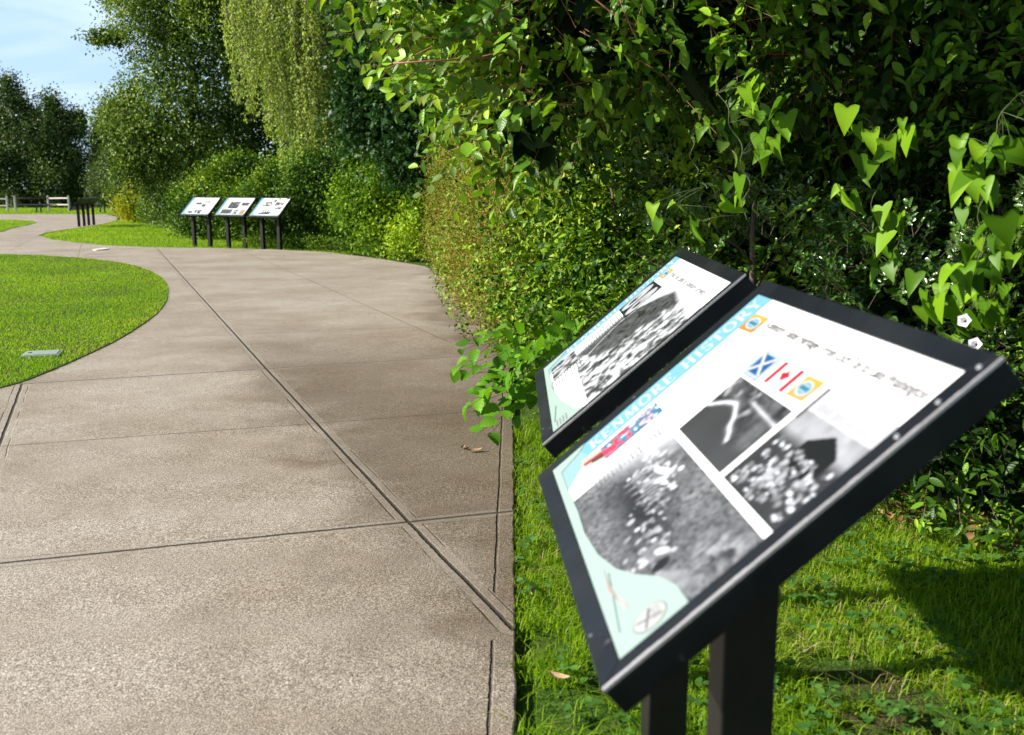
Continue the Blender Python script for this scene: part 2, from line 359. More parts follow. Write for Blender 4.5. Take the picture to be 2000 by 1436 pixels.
def sprigs(r, P, D, m, Ls, ls, tm, leafm, twigm, root, name='foliage', spread=.9, lit=(0, 0, .6), seed=1, uv=False, rnd_clump=.5, twig_r=.0022, droopk=.25):
    """each row a small shoot: alternate leaves along it, and the shoot itself"""
    n = len(P); D = unit(D); L_ = r.uniform(.7, 1.3, n) * Ls
    side = unit(np.cross(D, unit(r.randn(n, 3)))); bend = np.array([[0, 0, -1.]]) * droopk
    t = (np.arange(m) + .6) / m
    pos = P[:, None] + D[:, None] * (L_[:, None] * t[None])[:, :, None] + bend[None] * (L_[:, None] * t[None] ** 2)[:, :, None]
    sgn = np.where(np.arange(m) % 2, 1., -1.)[None, :, None]
    tip = D[:, None] * .75 + side[:, None] * sgn * spread + r.randn(n, m, 3) * .25 + np.array([0, 0, -.2])
    up = np.cross(side, D); up *= np.sign(up[:, 2:3] + 1e-6)
    nrm = up[:, None] + np.array(lit)[None, None] + r.randn(n, m, 3) * .4
    S = ls * r.uniform(.6, 1.2, (n, m)) * (1 - .25 * t[None])
    cl = vnoise(P, 1.7, 4); rnd = (rnd_clump * cl[:, None] + (1 - rnd_clump) * r.rand(n, m)).ravel()
    rnd = (rnd - .5) * 1.25 + .5
    o = leaves(name, pos.reshape(-1, 3), nrm.reshape(-1, 3), tip.reshape(-1, 3), S.ravel(), tm, leafm, root, rnd=rnd, ro=r, uv=uv)
    e = P + D * L_[:, None] + bend * L_[:, None]
    if twigm: prisms('twigs', P - D * L_[:, None] * .3, e, np.full(n, twig_r), np.full(n, twig_r * .5), twigm, root)
    return o
def loose(r, P, D, ls, tm, leafm, root, name='foliage', hang=.3, face=.9, rnd_clump=.5, uv=False, lit=(-.35, -.1, .5), cf=1.0):
    n = len(P); tip = r.randn(n, 3) * .8 + D * .3 + np.array([[0, 0, -hang]])
    nrm = D * face + np.array([lit]) + r.randn(n, 3) * .55
    rnd = ((rnd_clump * vnoise(P, cf, 4) + (1 - rnd_clump) * r.rand(n)) - .5) * 1.25 + .5
    return leaves(name, P, nrm, tip, ls * r.uniform(.6, 1.25, n), tm, leafm, root, rnd=rnd, ro=r, uv=uv)
def limbs(r, root, base, top, rad, n, spread, name='trunk', mat=None, z0=.3, lmin=.3):
    mb = MB(); b = Vector(base); t = Vector(top); pts = []
    for i in range(7):
        f = i / 6; p = b.lerp(t, f) + Vector((r.randn() * .05, r.randn() * .05, 0)) * (t - b).length * .3 * f; pts.append(p)
    mb.tube(pts, [rad * (1 - .75 * i / 6) * (1.25 if i == 0 else 1) for i in range(7)], 8)
    for k in range(n):
        f = z0 + (1 - z0) * (k + r.rand()) / n; i = min(5, int(f * 6)); p = pts[i].lerp(pts[i + 1], f * 6 - i)
        a = k * 2.4 + r.rand(); l = spread * (1 - .5 * f) * r.uniform(.6, 1)
        d = Vector((math.cos(a), math.sin(a), .45 + .3 * r.rand())); rr = rad * (1 - .75 * f) * .5
        mb.tube([p, p + d * l * .4 + Vector((0, 0, .05 * l)), p + d * l * .75 + Vector((0, 0, -.02 * l)), p + d * l], [rr, rr * .7, rr * .45, rr * .15], 5)
    o = mb.build(name, mat or M['bark'], None, smooth=True); link_world(o, root); return o
# ---------------------------------------------------------------- ground, walk and lawns
mb = MB()
YS = [-60, -10, 0, 10, 20, 40, 80, 160, 320, 700]; XS = [-500, -120, -40, -20, -10, 0, 10, 20, 40, 120, 500]
for i in range(len(YS) - 1):
    for j in range(len(XS) - 1):
        q = [(XS[j], YS[i]), (XS[j + 1], YS[i]), (XS[j + 1], YS[i + 1]), (XS[j], YS[i + 1])]
        mb.poly([(x, y, gz(x, y) - .035) for x, y in q])
tag(mb.build('ground', M['ground']), kind='structure')
RIGHT = [(.01, -4), (.01, 5.7), (-.03, 9), (-.4, 12.5), (-1.0, 16.4), (-1.65, 18.79), (-2.8, 20.88), (-4.28, 23.0), (-5.7, 24.0), (-7.3, 24.55), (-8.98, 24.93), (-10.4, 25.7), (-11.58, 26.82),
         (-13.3, 28.8), (-14.83, 31.24), (-15.6, 33.5), (-16.05, 35.98), (-16.5, 39.2), (-17.1, 42), (-18.34, 46.52), (-20.3, 51.5), (-23.2, 57.2)]
_r = random.Random(3); RG = []
for (a, b) in zip(RIGHT[:-1], RIGHT[1:]):
    m = max(1, int(math.dist(a, b) / .07)) if b[1] < 10 and a[1] > -5 else 4
    RG += [(a[0] + (b[0] - a[0]) * i / m + _r.uniform(-.006, .004), a[1] + (b[1] - a[1]) * i / m) for i in range(m)]
RG.append(RIGHT[-1])
outl = RG + [(-31, 57.6), (-60, 56), (-60, -4)]
mb = MB(); mb.prism([(x, y, gz(x, y) - .12) for x, y in outl], [(x, y, gz(x, y)) for x, y in outl])
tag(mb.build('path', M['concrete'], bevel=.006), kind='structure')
LAWN = [(-14, 3.2), (-6.2, 4.0), (-4.7, 5.2), (-4.02, 6.4), (-3.74, 7.2), (-3.71, 7.6), (-3.74, 8.45), (-3.82, 9.55), (-4.09, 11.22), (-4.4, 12.5), (-4.8, 13.8), (-5.45, 15.6), (-6.29, 17.4), (-7.3, 19.1), (-8.43, 20.43), (-10.06, 21.68),
        (-11.43, 22.2), (-14, 22.6), (-20, 22.4), (-30, 21), (-40, 18), (-40, 3)]
ISLE = [(-17.6, 34), (-18.4, 35.5), (-19.2, 38.4), (-20.1, 41.2), (-20.35, 43.1), (-20.9, 44.6), (-22.3, 45.9), (-24.5, 46.6), (-40, 47.5), (-40, 30), (-22, 31)]
def smooth_loop(p, n=3):
    for _ in range(n):
        q = []
        for i in range(len(p)):
            a, b = p[i], p[(i + 1) % len(p)]
            q += [(a[0] * .75 + b[0] * .25, a[1] * .75 + b[1] * .25), (a[0] * .25 + b[0] * .75, a[1] * .25 + b[1] * .75)]
        p = q
    return p
ISLE = smooth_loop([(-16.9, 33.2), (-18.2, 36), (-19.2, 39.5), (-20.6, 43.6), (-22.6, 46.2), (-25, 46.8), (-40, 47.5), (-40, 30), (-20, 31)], 2)
LAWN = smooth_loop(LAWN, 1)
def inpoly(P, poly):
    x, y = P[:, 0], P[:, 1]; c = np.zeros(len(P), bool); n = len(poly)
    for i in range(n):
        x1, y1 = poly[i]; x2, y2 = poly[(i + 1) % n]
        if y1 == y2: continue
        c ^= ((y1 > y) != (y2 > y)) & (x < (x2 - x1) * (y - y1) / (y2 - y1) + x1)
    return c
for nm, poly in (('lawn', LAWN), ('lawn', ISLE)):
    mb = MB(); mb.prism([(x, y, gz(x, y) - .05) for x, y in poly], [(x, y, gz(x, y) + .005) for x, y in poly])
    tag(mb.build(nm, M['ground']), kind='structure')
# grass blades
M['grass'] = leafmat('grass_blade', [(.07, .15, .008), (.13, .26, .010), (.21, .37, .012), (.30, .44, .02), (.52, .47, .15)], trans=.5, rough=.5, spec=.3)
def blades(name, P, H, W, lean, mat, seed, rnd=None, two=True, **k):
    r = rs(seed); n = len(P); a = r.rand(n) * 6.283; d = np.stack([np.cos(a), np.sin(a), np.zeros(n)], 1); s = np.stack([-np.sin(a), np.cos(a), np.zeros(n)], 1)
    ln = np.abs(r.randn(n)) * lean; up = np.array([[0, 0, 1.]])
    m1 = P + up * (H * .55)[:, None] + d * (H * ln * .35)[:, None]; tp = P + up * (H * np.maximum(.25, 1 - ln * .35))[:, None] + d * (H * ln)[:, None]
    w = (W * .5)[:, None]
    if two:
        V = np.stack([P - s * w, P + s * w, m1 + s * w * .8, m1 - s * w * .8, tp], 1); kk = 5; lo = np.array([0, 1, 2, 3, 3, 2, 4]); tot = np.array([4, 3])
    else:
        V = np.stack([P - s * w, P + s * w, tp], 1); kk = 3; lo = np.array([0, 1, 2]); tot = np.array([3])
    loops = (lo[None] + (np.arange(n) * kk)[:, None]).ravel(); tots = np.tile(tot, n)
    me = fast_mesh(name, V.reshape(-1, 3), loops, np.concatenate([[0], np.cumsum(tots)[:-1]]), tots)
    if rnd is None: rnd = r.rand(n) * .6 + fbm(P, .9, 2, 3) * .4
    at = me.attributes.new('rnd', 'FLOAT', 'FACE'); at.data.foreach_set('value', np.repeat(rnd, len(tot)).astype(np.float32))
    o = place(name, me, None, [mat]); return tag(o, kind='stuff', **k)
def gpts(r, n, x0, x1, y0, y1, z=-.035):
    p = np.stack([r.uniform(x0, x1, n), r.uniform(y0, y1, n), np.zeros(n)], 1); p[:, 2] = gz(0, p[:, 1]) + z; return p
r = rs(11)
P = gpts(r, 175000, .008, 3.4, .9, 6.2); bare = fbm(P * [1, 1, 0], 2.6, 3, 6)
P = P[(bare > .31 + .14 * (P[:, 0] > .9) * (P[:, 1] < 3.3)) | (r.rand(len(P)) < .10)]; P = P[(r.rand(len(P)) < np.clip(1.25 - P[:, 1] / 9, 0, 1))]
h = .018 + .045 * r.rand(len(P)) ** 1.3 * (.4 + 1.3 * fbm(P, 3, 2, 7))
blades('grass', P, h + .012, .0024 + .0026 * r.rand(len(P)), 1.25, M['grass'], 1, label='rough sunlit grass beside the walk and under the two near signs', cat='grass')
P = gpts(r, 620000, -11.5, -3.6, 5.6, 22.6, .01); P = P[(P[:, 0] > -.545 * P[:, 1] - .5) & inpoly(P, LAWN)]
P = P[r.rand(len(P)) < np.clip(1.5 - P[:, 1] / 16, .35, 1)]
h = (.014 + .018 * r.rand(len(P))) * (.6 + .8 * fbm(P, 2, 2, 7))
rn = np.clip(.22 + .42 * r.rand(len(P)) + .8 * (fbm(P * [1, 1, 0], .7, 4, 1) - .42), 0, .8); rn[r.rand(len(P)) < .012] = 1
blades('grass', P, h, .004 + .0004 * P[:, 1] * r.rand(len(P)), .9, M['grass'], 2, rnd=rn, two=False, label='mown bright green grass of the round lawn at left of the walk', cat='grass')
P = gpts(r, 200000, -19, -2, 23, 47); P = P[~inpoly(P, outl) & (P[:, 0] < -2.2 + 0 * P[:, 1])]; P = P[P[:, 0] > -.47 * P[:, 1] - 1]
h = .05 + .035 * r.rand(len(P))
rn = np.clip(.25 + .45 * r.rand(len(P)) + .6 * (fbm(P * [1, 1, 0], .7, 3, 1) - .4), 0, 1)
blades('grass', P, h, np.full(len(P), .011), .8, M['grass'], 3, rnd=rn, two=False, label='yellow green grass around the three distant signs', cat='grass')
P = gpts(r, 40000, -26, -17.5, 33, 47.6, .01); P = P[inpoly(P, ISLE) & (P[:, 0] > -.54 * P[:, 1] - 1)]
blades('grass', P, .04 + .03 * r.rand(len(P)), np.full(len(P), .014), .8, M['grass'], 4, two=False, label='grass of the small lawn tip at far left beyond the walk', cat='grass')
P = gpts(r, 50000, -45, -18, 57.8, 76); P = P[P[:, 0] > -.54 * P[:, 1] - 1]
blades('grass', P, .07 + .06 * r.rand(len(P)), np.full(len(P), .025), .8, M['grass'], 5, two=False, label='strip of grass under the rail fence at the far end', cat='grass')
# clover and low weeds in the near grass
M['clover'] = leafmat('clover_leaf', [(.04, .11, .02), (.07, .17, .03), (.11, .23, .04)], trans=.35, rough=.5)
T_RND = tmpl(np.array([(0, 0, 0), (-.4, .3, .05), (-.45, .75, .08), (0, .95, 0), (.45, .75, .08), (.4, .3, .05)], float), [(0, 1, 2, 3), (0, 3, 4, 5)])
P = gpts(r, 2200, .03, 2.6, 1.2, 5.2, .0); P = P[vnoise(P, 3.5, 3) > .5]; n = len(P); a0 = r.rand(n) * 6.28; hh = r.uniform(.005, .035, n)
PP = []; TT = []
for k in range(3):
    a = a0 + k * 2.094; TT.append(np.stack([np.cos(a), np.sin(a), .15 * r.randn(n)], 1)); PP.append(P + np.array([[0, 0, 1]]) * hh[:, None])
rt = empty('clover', (1, 3, gz(1, 3)), label='low clover and round leaved weeds growing through the near grass', cat='clover', kind='stuff')
o = leaves('clover_leaves', np.concatenate(PP), np.tile([[-.2, -.1, 1.]], (3 * n, 1)) + r.randn(3 * n, 3) * .2, np.concatenate(TT), r.uniform(.014, .032, 3 * n), T_RND, M['clover'], rt, ro=r)
# ---------------------------------------------------------------- interpretive signs
def print_mat():
    m, nt, b, out = newmat('printed_laminate')
    a = nt.nodes.new('ShaderNodeVertexColor'); a.layer_name = 'col'
    nt.links.new(a.outputs[0], b.inputs['Base Color']); b.inputs['Roughness'].default_value = .42; b.inputs['Specular IOR Level'].default_value = .35
    return m
M['print'] = print_mat()
W, H, BD, TH, TILT, ZB, PS = .914, .612, .04, .046, R(41.2), .807, .085
CT, ST = math.cos(TILT), math.sin(TILT)
def F(s, t, h=0):                              # a point of the panel: across, up the slope, off the face
    y = t * H
    return ((s - .5) * W, y * CT - h * ST - H * CT / 2, ZB + y * ST + h * CT)
INK = .45; WHITE = (.80, .80, .81)
class Art:
    def __init__(s): s.v = []; s.f = []; s.c = []
    def poly(s, pts, col, h):
        b = len(s.v); s.v += [F(p[0], p[1], h) for p in pts]; s.f.append(tuple(range(b, b + len(pts)))); s.c += [col if col == WHITE else tuple(q * INK for q in col)] * len(pts)
    def grid(s, s0, s1, t0, t1, nx, ny, fn, h, keep=None):
        S, T = np.meshgrid(np.linspace(s0, s1, nx), np.linspace(t0, t1, ny)); col = fn(S.ravel(), T.ravel())
        if col.ndim == 1: col = np.stack([col * .95, col * .98, col * 1.07], 1) * (.22 + .45 * col[:, None])
        b = len(s.v); s.v += [F(a, c, h) for a, c in zip(S.ravel(), T.ravel())]; s.c += [tuple(q) for q in np.clip(col, .004, .86)]
        for j in range(ny - 1):
            for i in range(nx - 1):
                q = b + j * nx + i; s.f.append((q, q + 1, q + nx + 1, q + nx))
    def build(s, name, root):
        me = bpy.data.meshes.new(name); me.from_pydata(s.v, [], s.f); me.update()
        a = me.color_attributes.new('col', 'FLOAT_COLOR', 'POINT'); a.data.foreach_set('color', np.array([(*c, 1) for c in s.c], np.float32).ravel())
        return place(name, me, root, [M['print']])
    def text(s, txt, s0, t0, width, height, col, h, shear=0, vertical=False):
        cu = bpy.data.curves.new('lettering', 'FONT'); cu.body = txt; cu.size = 1; cu.offset = .022; cu.shear = shear
        ob = bpy.data.objects.new('lettering', cu); C.objects.link(ob); bpy.context.view_layer.update()
        me = bpy.data.meshes.new_from_object(ob.evaluated_get(bpy.context.evaluated_depsgraph_get()))
        xs = [v.co.x for v in me.vertices]; x0, x1 = min(xs), max(xs); b = len(s.v)
        for v in me.vertices:
            a = (v.co.x - x0) / (x1 - x0) * width; c = v.co.y / .7 * height
            s.v.append(F(s0 + a, t0 + c, h)); s.c.append(col)
        s.f += [tuple(b + i for i in p.vertices) for p in me.polygons]
        bpy.data.objects.remove(ob); bpy.data.meshes.remove(me); bpy.data.curves.remove(cu)
    def lines(s, s0, s1, t0, t1, n, col, h, seed=0, th=.45, align=0):
        r = random.Random(seed); dt = (t1 - t0) / n
        for k in range(n):
            t = t1 - (k + .5) * dt; x = s0; e = s1 - r.random() * (s1 - s0) * .12
            while x < e:
                w = r.uniform(.008, .028); xe = min(x + w, e)
                s.poly([(x, t - dt * th / 2), (xe, t - dt * th / 2), (xe, t + dt * th / 2), (x, t + dt * th / 2)], col, h); x = xe + .005
# serif capitals for the side strip, drawn as strokes: (x0, y0, x1, y1, thickness)
TK, TN = .19, .075
def ser(x, y, w=.17): return (x - w, y, x + w, y, .06)
def arcs(cx, cy, rx, ry, a0, a1, n, tk, tn):
    q = []
    for k in range(n):
        a, b = R(a0 + (a1 - a0) * k / n), R(a0 + (a1 - a0) * (k + 1) / n); m = (a + b) / 2
        q.append((cx + rx * math.cos(a), cy + ry * math.sin(a), cx + rx * math.cos(b), cy + ry * math.sin(b), tn + (tk - tn) * abs(math.cos(m)) ** 1.5))
    return q
GL = {
 'K': (.85, [(.2, 0, .2, 1, TK), ser(.2, .03), ser(.2, .97), (.25, .4, .75, .97, TN), (.38, .55, .78, .03, TK), ser(.75, .97, .12), ser(.8, .03, .12)]),
 'E': (.75, [(.2, 0, .2, 1, TK), (.05, .04, .7, .04, TN), (.05, .96, .68, .96, TN), (.2, .5, .52, .5, TN), (.68, .04, .7, .25, TN), (.66, .96, .68, .76, TN), (.52, .4, .52, .6, TN)]),
 'N': (.9, [(.18, 0, .18, 1, TN), (.18, .95, .75, .05, TK), (.75, 0, .75, 1, TN), ser(.18, .03, .13), ser(.12, .97, .12), ser(.75, .97, .13)]),
 'M': (1.05, [(.16, 0, .2, 1, TN), (.2, .97, .53, .06, TK), (.53, .06, .85, .97, TN), (.87, 0, .85, 1, TK), ser(.16, .03, .13), ser(.87, .03, .16), ser(.16, .97, .1), ser(.9, .97, .1)]),
 'O': (.95, arcs(.47, .5, .36, .46, 0, 360, 16, TK, TN)),
 'R': (.88, [(.2, 0, .2, 1, TK), ser(.2, .03), (.05, .96, .45, .96, TN), (.2, .5, .45, .5, TN), (.42, .5, .75, .03, TK), ser(.78, .03, .1)] + arcs(.42, .73, .24, .23, -90, 90, 8, TK, TN)),
 'H': (.95, [(.2, 0, .2, 1, TK), (.74, 0, .74, 1, TK), (.2, .5, .74, .5, TN), ser(.2, .03), ser(.2, .97), ser(.74, .03), ser(.74, .97)]),
 'I': (.45, [(.22, 0, .22, 1, TK), ser(.22, .03), ser(.22, .97)]),
 'S': (.72, arcs(.36, .74, .24, .22, 20, 270, 9, TK * .8, TN) + arcs(.36, .27, .26, .24, 90, -160, 9, TK, TN)),
 'T': (.8, [(.4, 0, .4, 1, TK), ser(.4, .03), (.06, .96, .74, .96, TN), (.07, .96, .05, .75, TN), (.73, .96, .75, .75, TN)]),
 'Y': (.85, [(.4, 0, .4, .5, TK), (.4, .46, .12, .97, TK), (.4, .46, .7, .97, TN), ser(.4, .03), ser(.12, .97, .12), ser(.7, .97, .12)]),
 ' ': (.55, [])}
def strip_text(art, word, t0, t1, s0, s1, col, h):     # letters run up the slope, their tops towards the left edge
    tot = sum(GL[c][0] + .08 for c in word); k = (t1 - t0) / tot; x = 0
    for c in word:
        for (a, b, d, e, w) in GL[c][1]:
            A = Vector((a + x, b * 1)); B = Vector((d + x, e)); dr = (B - A)
            if dr.length < 1e-5: continue
            n = Vector((-dr.y, dr.x)).normalized() * w / 2
            art.poly([(s1 - (s1 - s0) * p.y, t0 + p.x * k) for p in (A - n, B - n, B + n, A + n)][::-1], col, h)
        x += GL[c][0] + .08
def st3(S, T, f, n=4, o=0): return fbm(np.stack([S * W, T * H, S * 0 + .37], 1), f, n, o)
def ell(S, T, cs, ct, a, b, rot=0):
    x = (S - cs) * W; y = (T - ct) * H; c, s_ = math.cos(rot), math.sin(rot)
    return ((x * c + y * s_) / a) ** 2 + ((-x * s_ + y * c) / b) ** 2
def contrast(v, lo, hi): return np.clip((v - lo) / (hi - lo), 0, 1)
WHITE = (.80, .80, .81)
def quadlogo(art, s, t, w, hh, tint=0):
    O = (.80, .33, .06) if not tint else (.85, .5, .16)
    art.poly([(s - w, t - hh * .95), (s + w * .9, t - hh * .8), (s + w, t + hh * .95), (s - w * .85, t + hh * .85)], O, .0010)
    art.poly([(s - w * .85, t + hh * .1), (s + w * .95, t + hh * .35), (s + w, t + hh * .95), (s - w * .85, t + hh * .85)], (.85, .55, .1), .0012)
    el = lambda a, b: [(s + a * w * math.cos(q * .3927), t + b * hh * math.sin(q * .3927)) for q in range(16)]
    art.poly(el(.72, .62), (.75, .85, .88), .0014); art.poly(el(.55, .45), (.12, .40, .62), .0016)
    for q in (-.25, 0, .25): art.poly([(s - w * .4, t + hh * (q - .05)), (s + w * .4, t + hh * (q - .05)), (s + w * .4, t + hh * (q + .05)), (s - w * .4, t + hh * (q + .05))], (.05, .17, .16) if q == 0 else (.6, .8, .85), .0018)
def common_face(root, teal_pts, strip_w=.105, letters=True, strip_split=.12):
    a = Art(); a.grid(0, 1, 0, 1, 2, 2, lambda S, T: np.tile([WHITE], (len(S), 1)), .0005); a.build('panel_face', root)
    a = Art(); a.poly([(0, strip_split), (strip_w * .9, strip_split + .03), (strip_w, 1), (0, 1)], (.27, .66, .84), .0010)
    a.poly([(0, 0), (0, strip_split), (strip_w * .9, strip_split + .03), (.2, .03)], (.42, .70, .76), .0011)
    cs = a.build('colour_strip', root)
    if letters:
        a = Art(); strip_text(a, 'KENMORE HISTORY', .17, .985, .018, .082, (.95, 1.2, 1.3), .0016); a.build('strip_lettering', cs)
    a = Art(); a.poly(teal_pts, (.56, .76, .70), .0022); a.build('tinted_footer', root)
def frame_parts(root, screws=(), trim=True):
    bs, bt = BD / W, BD / H
    def ring(o0, o1, i0, i1, h0, h1, mb):
        O = [(-bs - o0, -bt - o0), (1 + bs + o0, -bt - o0), (1 + bs + o0, 1 + bt + o0), (-bs - o0, 1 + bt + o0)]; I = [(0, 0), (1, 0), (1, 1), (0, 1)]
        for k in range(4):
            j = (k + 1) % 4; q = [O[k], O[j], I[j], I[k]]
            mb.prism([F(*p, h0) for p in q], [F(*p, h1) for p in q])
    mb = MB(); ring(0, 0, 0, 0, -.004, .004, mb); fr = mb.build('frame', M['black'], root, bevel=.0012)
    mb = MB(); q = [(-bs, -bt), (1 + bs, -bt), (1 + bs, 1 + bt), (-bs, 1 + bt)]
    e = .0025; q = [(-bs + e, -bt + e), (1 + bs - e, -bt + e), (1 + bs - e, 1 + bt - e), (-bs + e, 1 + bt - e)]
    mb.prism([F(*p, -TH) for p in q], [F(*p, -.0042) for p in q]); mb.build('tray', M['black'], root, bevel=.002)
    if trim:
        mb = MB(); x0, x1 = 1 + bs - .0062, 1 + bs + .0012; n = 40; rr = random.Random(4)
        for k in range(n):
            t0 = -bt + .004 + (1 + 2 * bt - .008) * k / n; t1 = -bt + .004 + (1 + 2 * bt - .008) * (k + 1) / n; w = rr.uniform(-.0012, .001)
            w2 = .0055 * max(0, (k / n - .45)) 
            q = [(x0 + w + w2, t0), (x1, t0), (x1, t1), (x0 + w + w2, t1)]
            mb.prism([F(*p, .0005) for p in q], [F(*p, .0052) for p in q])
        mb.build('edge_trim', M['steel'], fr)
    for s, t in screws:
        mb = MB(); c = Vector(F(s, t, .0035)); nrm = Vector(F(0, 0, 1)) - Vector(F(0, 0, 0)); u = Vector((1, 0, 0)); w = nrm.cross(u)
        lo = [c + (u * math.cos(a) + w * math.sin(a)) * .0052 for a in [k * math.pi / 5 for k in range(10)]]
        hi = [c + nrm * .0025 + (u * math.cos(a) + w * math.sin(a)) * .0035 for a in [k * math.pi / 5 for k in range(10)]]
        mb.prism(lo, hi); mb.build('screw', M['screw'], fr)
    for sx in (-.27, .27):
        mb = MB(); y = .0; zt = lambda yy: ZB + (yy + H * CT / 2) / CT * ST - (TH) / CT
        x, d = sx, PS / 2
        bot = [(x - d, y - d, -.12), (x - d, y + d, -.12), (x + d, y + d, -.12), (x + d, y - d, -.12)]
        top = [(x - d, y - d, zt(y - d)), (x - d, y + d, zt(y + d)), (x + d, y + d, zt(y + d)), (x + d, y - d, zt(y - d))]
        mb.prism(bot, top); mb.build('leg', M['post'], root, bevel=.004)
def sign_root(c, yaw, label, group=None):
    return empty('interpretive_sign', (c[0], c[1], gz(c[0], c[1])), yaw, label=label, cat='sign', group=group)
# --- the nearest sign
s1 = sign_root((.353, 1.747), -1.509, 'nearest black framed sign with heritage title, blue and red flags and three grey photographs', 'information signs beside the walk')
frame_parts(s1, screws=((1.019, 1.02), (1.021, .905), (1.021, .79)))
curve = [(1, 0), (1, .205), (.93, .20), (.866, .175), (.79, .115), (.726, .078), (.62, .045), (.484, .03), (.35, .035), (.2, .028), (.06, .03), (.03, .12), (0, .16), (0, 0)]
common_face(s1, curve[::-1])
a = Art(); a.text("Kenmore's Sister Heritage\u2014From Loch Tay to Lake Washington", .225, .895, .755, .034, (.09, .09, .10), .0012)
a.lines(.2, .96, .858, .872, 1, (.50, .25, .25), .0012, 3, .35)
a.build('title_lettering', s1)
a = Art(); a.lines(.135, .335, .51, .80, 17, (.42, .42, .44), .0012, 1, .3); a.build('body_text', s1)
a = Art(); a.lines(.23, .34, .12, .49, 22, (.42, .42, .44), .0012, 2, .3); a.build('body_text', s1)
a = Art(); a.lines(.37, .7, .715, .727, 1, (.5, .5, .52), .0012, 5, .6); a.build('caption_text', s1)
a = Art(); quadlogo(a, .15, .888, .052, .045); a.build('emblem', s1)
a = Art()                                      # small flags
a.poly([(.345, .72), (.455, .72), (.46, .83), (.35, .83)], (.60, .76, .84), .0009)
a.poly([(.365, .735), (.44, .735), (.44, .815), (.365, .815)], (.01, .14, .45), .0012)
for A_, B_ in (((.365, .735), (.44, .815)), ((.365, .815), (.44, .735))):
    d = .009; a.poly([(A_[0], A_[1] - d), (B_[0], B_[1] - d), (B_[0], B_[1] + d), (A_[0], A_[1] + d)], (.8, .82, .84), .0015 if B_[1] > .8 else .0018)
for s_ in (.479, .568): a.poly([(s_, .733), (s_ + .02, .733), (s_ + .02, .823), (s_, .823)], (.78, .015, .05), .0012)
lf = [(0, -1), (.08, -.45), (.6, -.5), (.45, -.25), (1, .15), (.8, .25), (.85, .5), (.45, .38), (.42, .6), (.2, .35), (.25, .8), (0, 1.05)]
lf = lf + [(-x, y) for x, y in lf[-2::-1]]
cx, cy = .534, .779
for k in range(len(lf) - 1): a.poly([(cx, cy), (cx + lf[k][0] * .022, cy + lf[k][1] * .03), (cx + lf[k + 1][0] * .022, cy + lf[k + 1][1] * .03)], (.78, .015, .05), .0012)
a.build('flag', s1)
a = Art(); quadlogo(a, .648, .779, .043, .046, 1); a.build('emblem', s1)
def put(v, e, val, k=.45): return v + (val - v) * np.clip((1 + k / 2 - e) / k, 0, 1)
def ph_mid(S, T):                               # land and shore seen from above
    v = .05 + .22 * contrast(st3(S, T, 26, 5), .35, .7); sh = T - (.60 + .05 * np.sin(S * 17) + .08 * (st3(S, T, 12, 3) - .5))
    w = contrast(-sh, .0, .04); v = v * (1 - w) + (.08 + .10 * st3(S, T, 8, 2)) * w
    v = v + .7 * np.exp(-(np.abs(sh + .03) / (.007 + .006 * st3(S, T, 40, 2))) ** 2) * (S < .6)
    v = v + .5 * np.exp(-(np.abs(T - .665 + .10 * (S - .5)) / .008) ** 2) * contrast(S, .50, .54)
    blot = contrast(st3(S, T, 34, 4, 5), .5, .68) * contrast(.6 - S, 0, .06) * (1 - w); return v + .5 * blot
a = Art(); a.grid(.37, .694, .452, .708, 110, 78, ph_mid, .0012); a.build('photograph', s1)
rr = rs(3)
bl1 = [(.47 + .075 * rr.randn(), .315 + .035 * rr.randn(), rr.uniform(.003, .009), rr.uniform(.004, .012), rr.rand() * 3, rr.uniform(.3, .95)) for _ in range(60)]
bl1 += [(.76 + .06 * rr.randn(), .19 + .04 * rr.randn(), rr.uniform(.003, .010), rr.uniform(.004, .012), rr.rand() * 3, rr.uniform(.2, .9)) for _ in range(46)]
bl1 += [(.62 + .07 * rr.randn(), .25 + .03 * rr.randn(), rr.uniform(.002, .006), rr.uniform(.003, .009), rr.rand() * 3, rr.uniform(.02, .7)) for _ in range(50)]
def ph_left(S, T):                              # a band of marching figures under trees
    v = .12 + .45 * contrast(st3(S, T, 130, 4), .25, .85) * (.35 + st3(S, T, 12, 2)); v = v * (1 - .85 * np.exp(-ell(S, T, .58, .22, .20, .055)))
    for (x, y, p, q, ro, c) in bl1: v = put(v, ell(S, T, x, y, p, q, ro), c, .8)
    for x in np.arange(.42, .60, .017): v = put(v, ell(S, T, x, .265 + .12 * (x - .5), .003, .026 + .01 * math.sin(x * 190), -.25), .55, .7)
    v = put(v, ell(S, T, .50, .335, .040, .009, .3), .8, .5); v = put(v, ell(S, T, .53, .315, .02, .010, .9), .75, .5); v = put(v, ell(S, T, .79, .21, .020, .009, .6), .75, .5); v = put(v, ell(S, T, .755, .185, .008, .022, .3), .36, .9); v = put(v, ell(S, T, .83, .19, .016, .018, .1), .025, .7)
    v = put(v, ell(S, T, .90, .19, .05, .022, .4), .3 + .3 * st3(S, T, 50, 3), .9)
    v = put(v, ell(S, T, .93, .33, .07, .035, .2), .10 + .42 * contrast(st3(S, T, 60, 3), .35, .65), 1.2)
    fade = contrast(.40 - S + .5 * (T - .35) + .06 * st3(S, T, 14, 3), -.02, .09); return v * (1 - fade) + .76 * fade
a = Art(); a.grid(.285, .999, .028, .425, 200, 112, ph_left, .0012); a.build('photograph', s1)
bl2 = [(rr.uniform(.74, .99), rr.uniform(.465, .635), rr.uniform(.002, .007), rr.uniform(.003, .008), 0, rr.uniform(.25, .95)) for _ in range(150)]
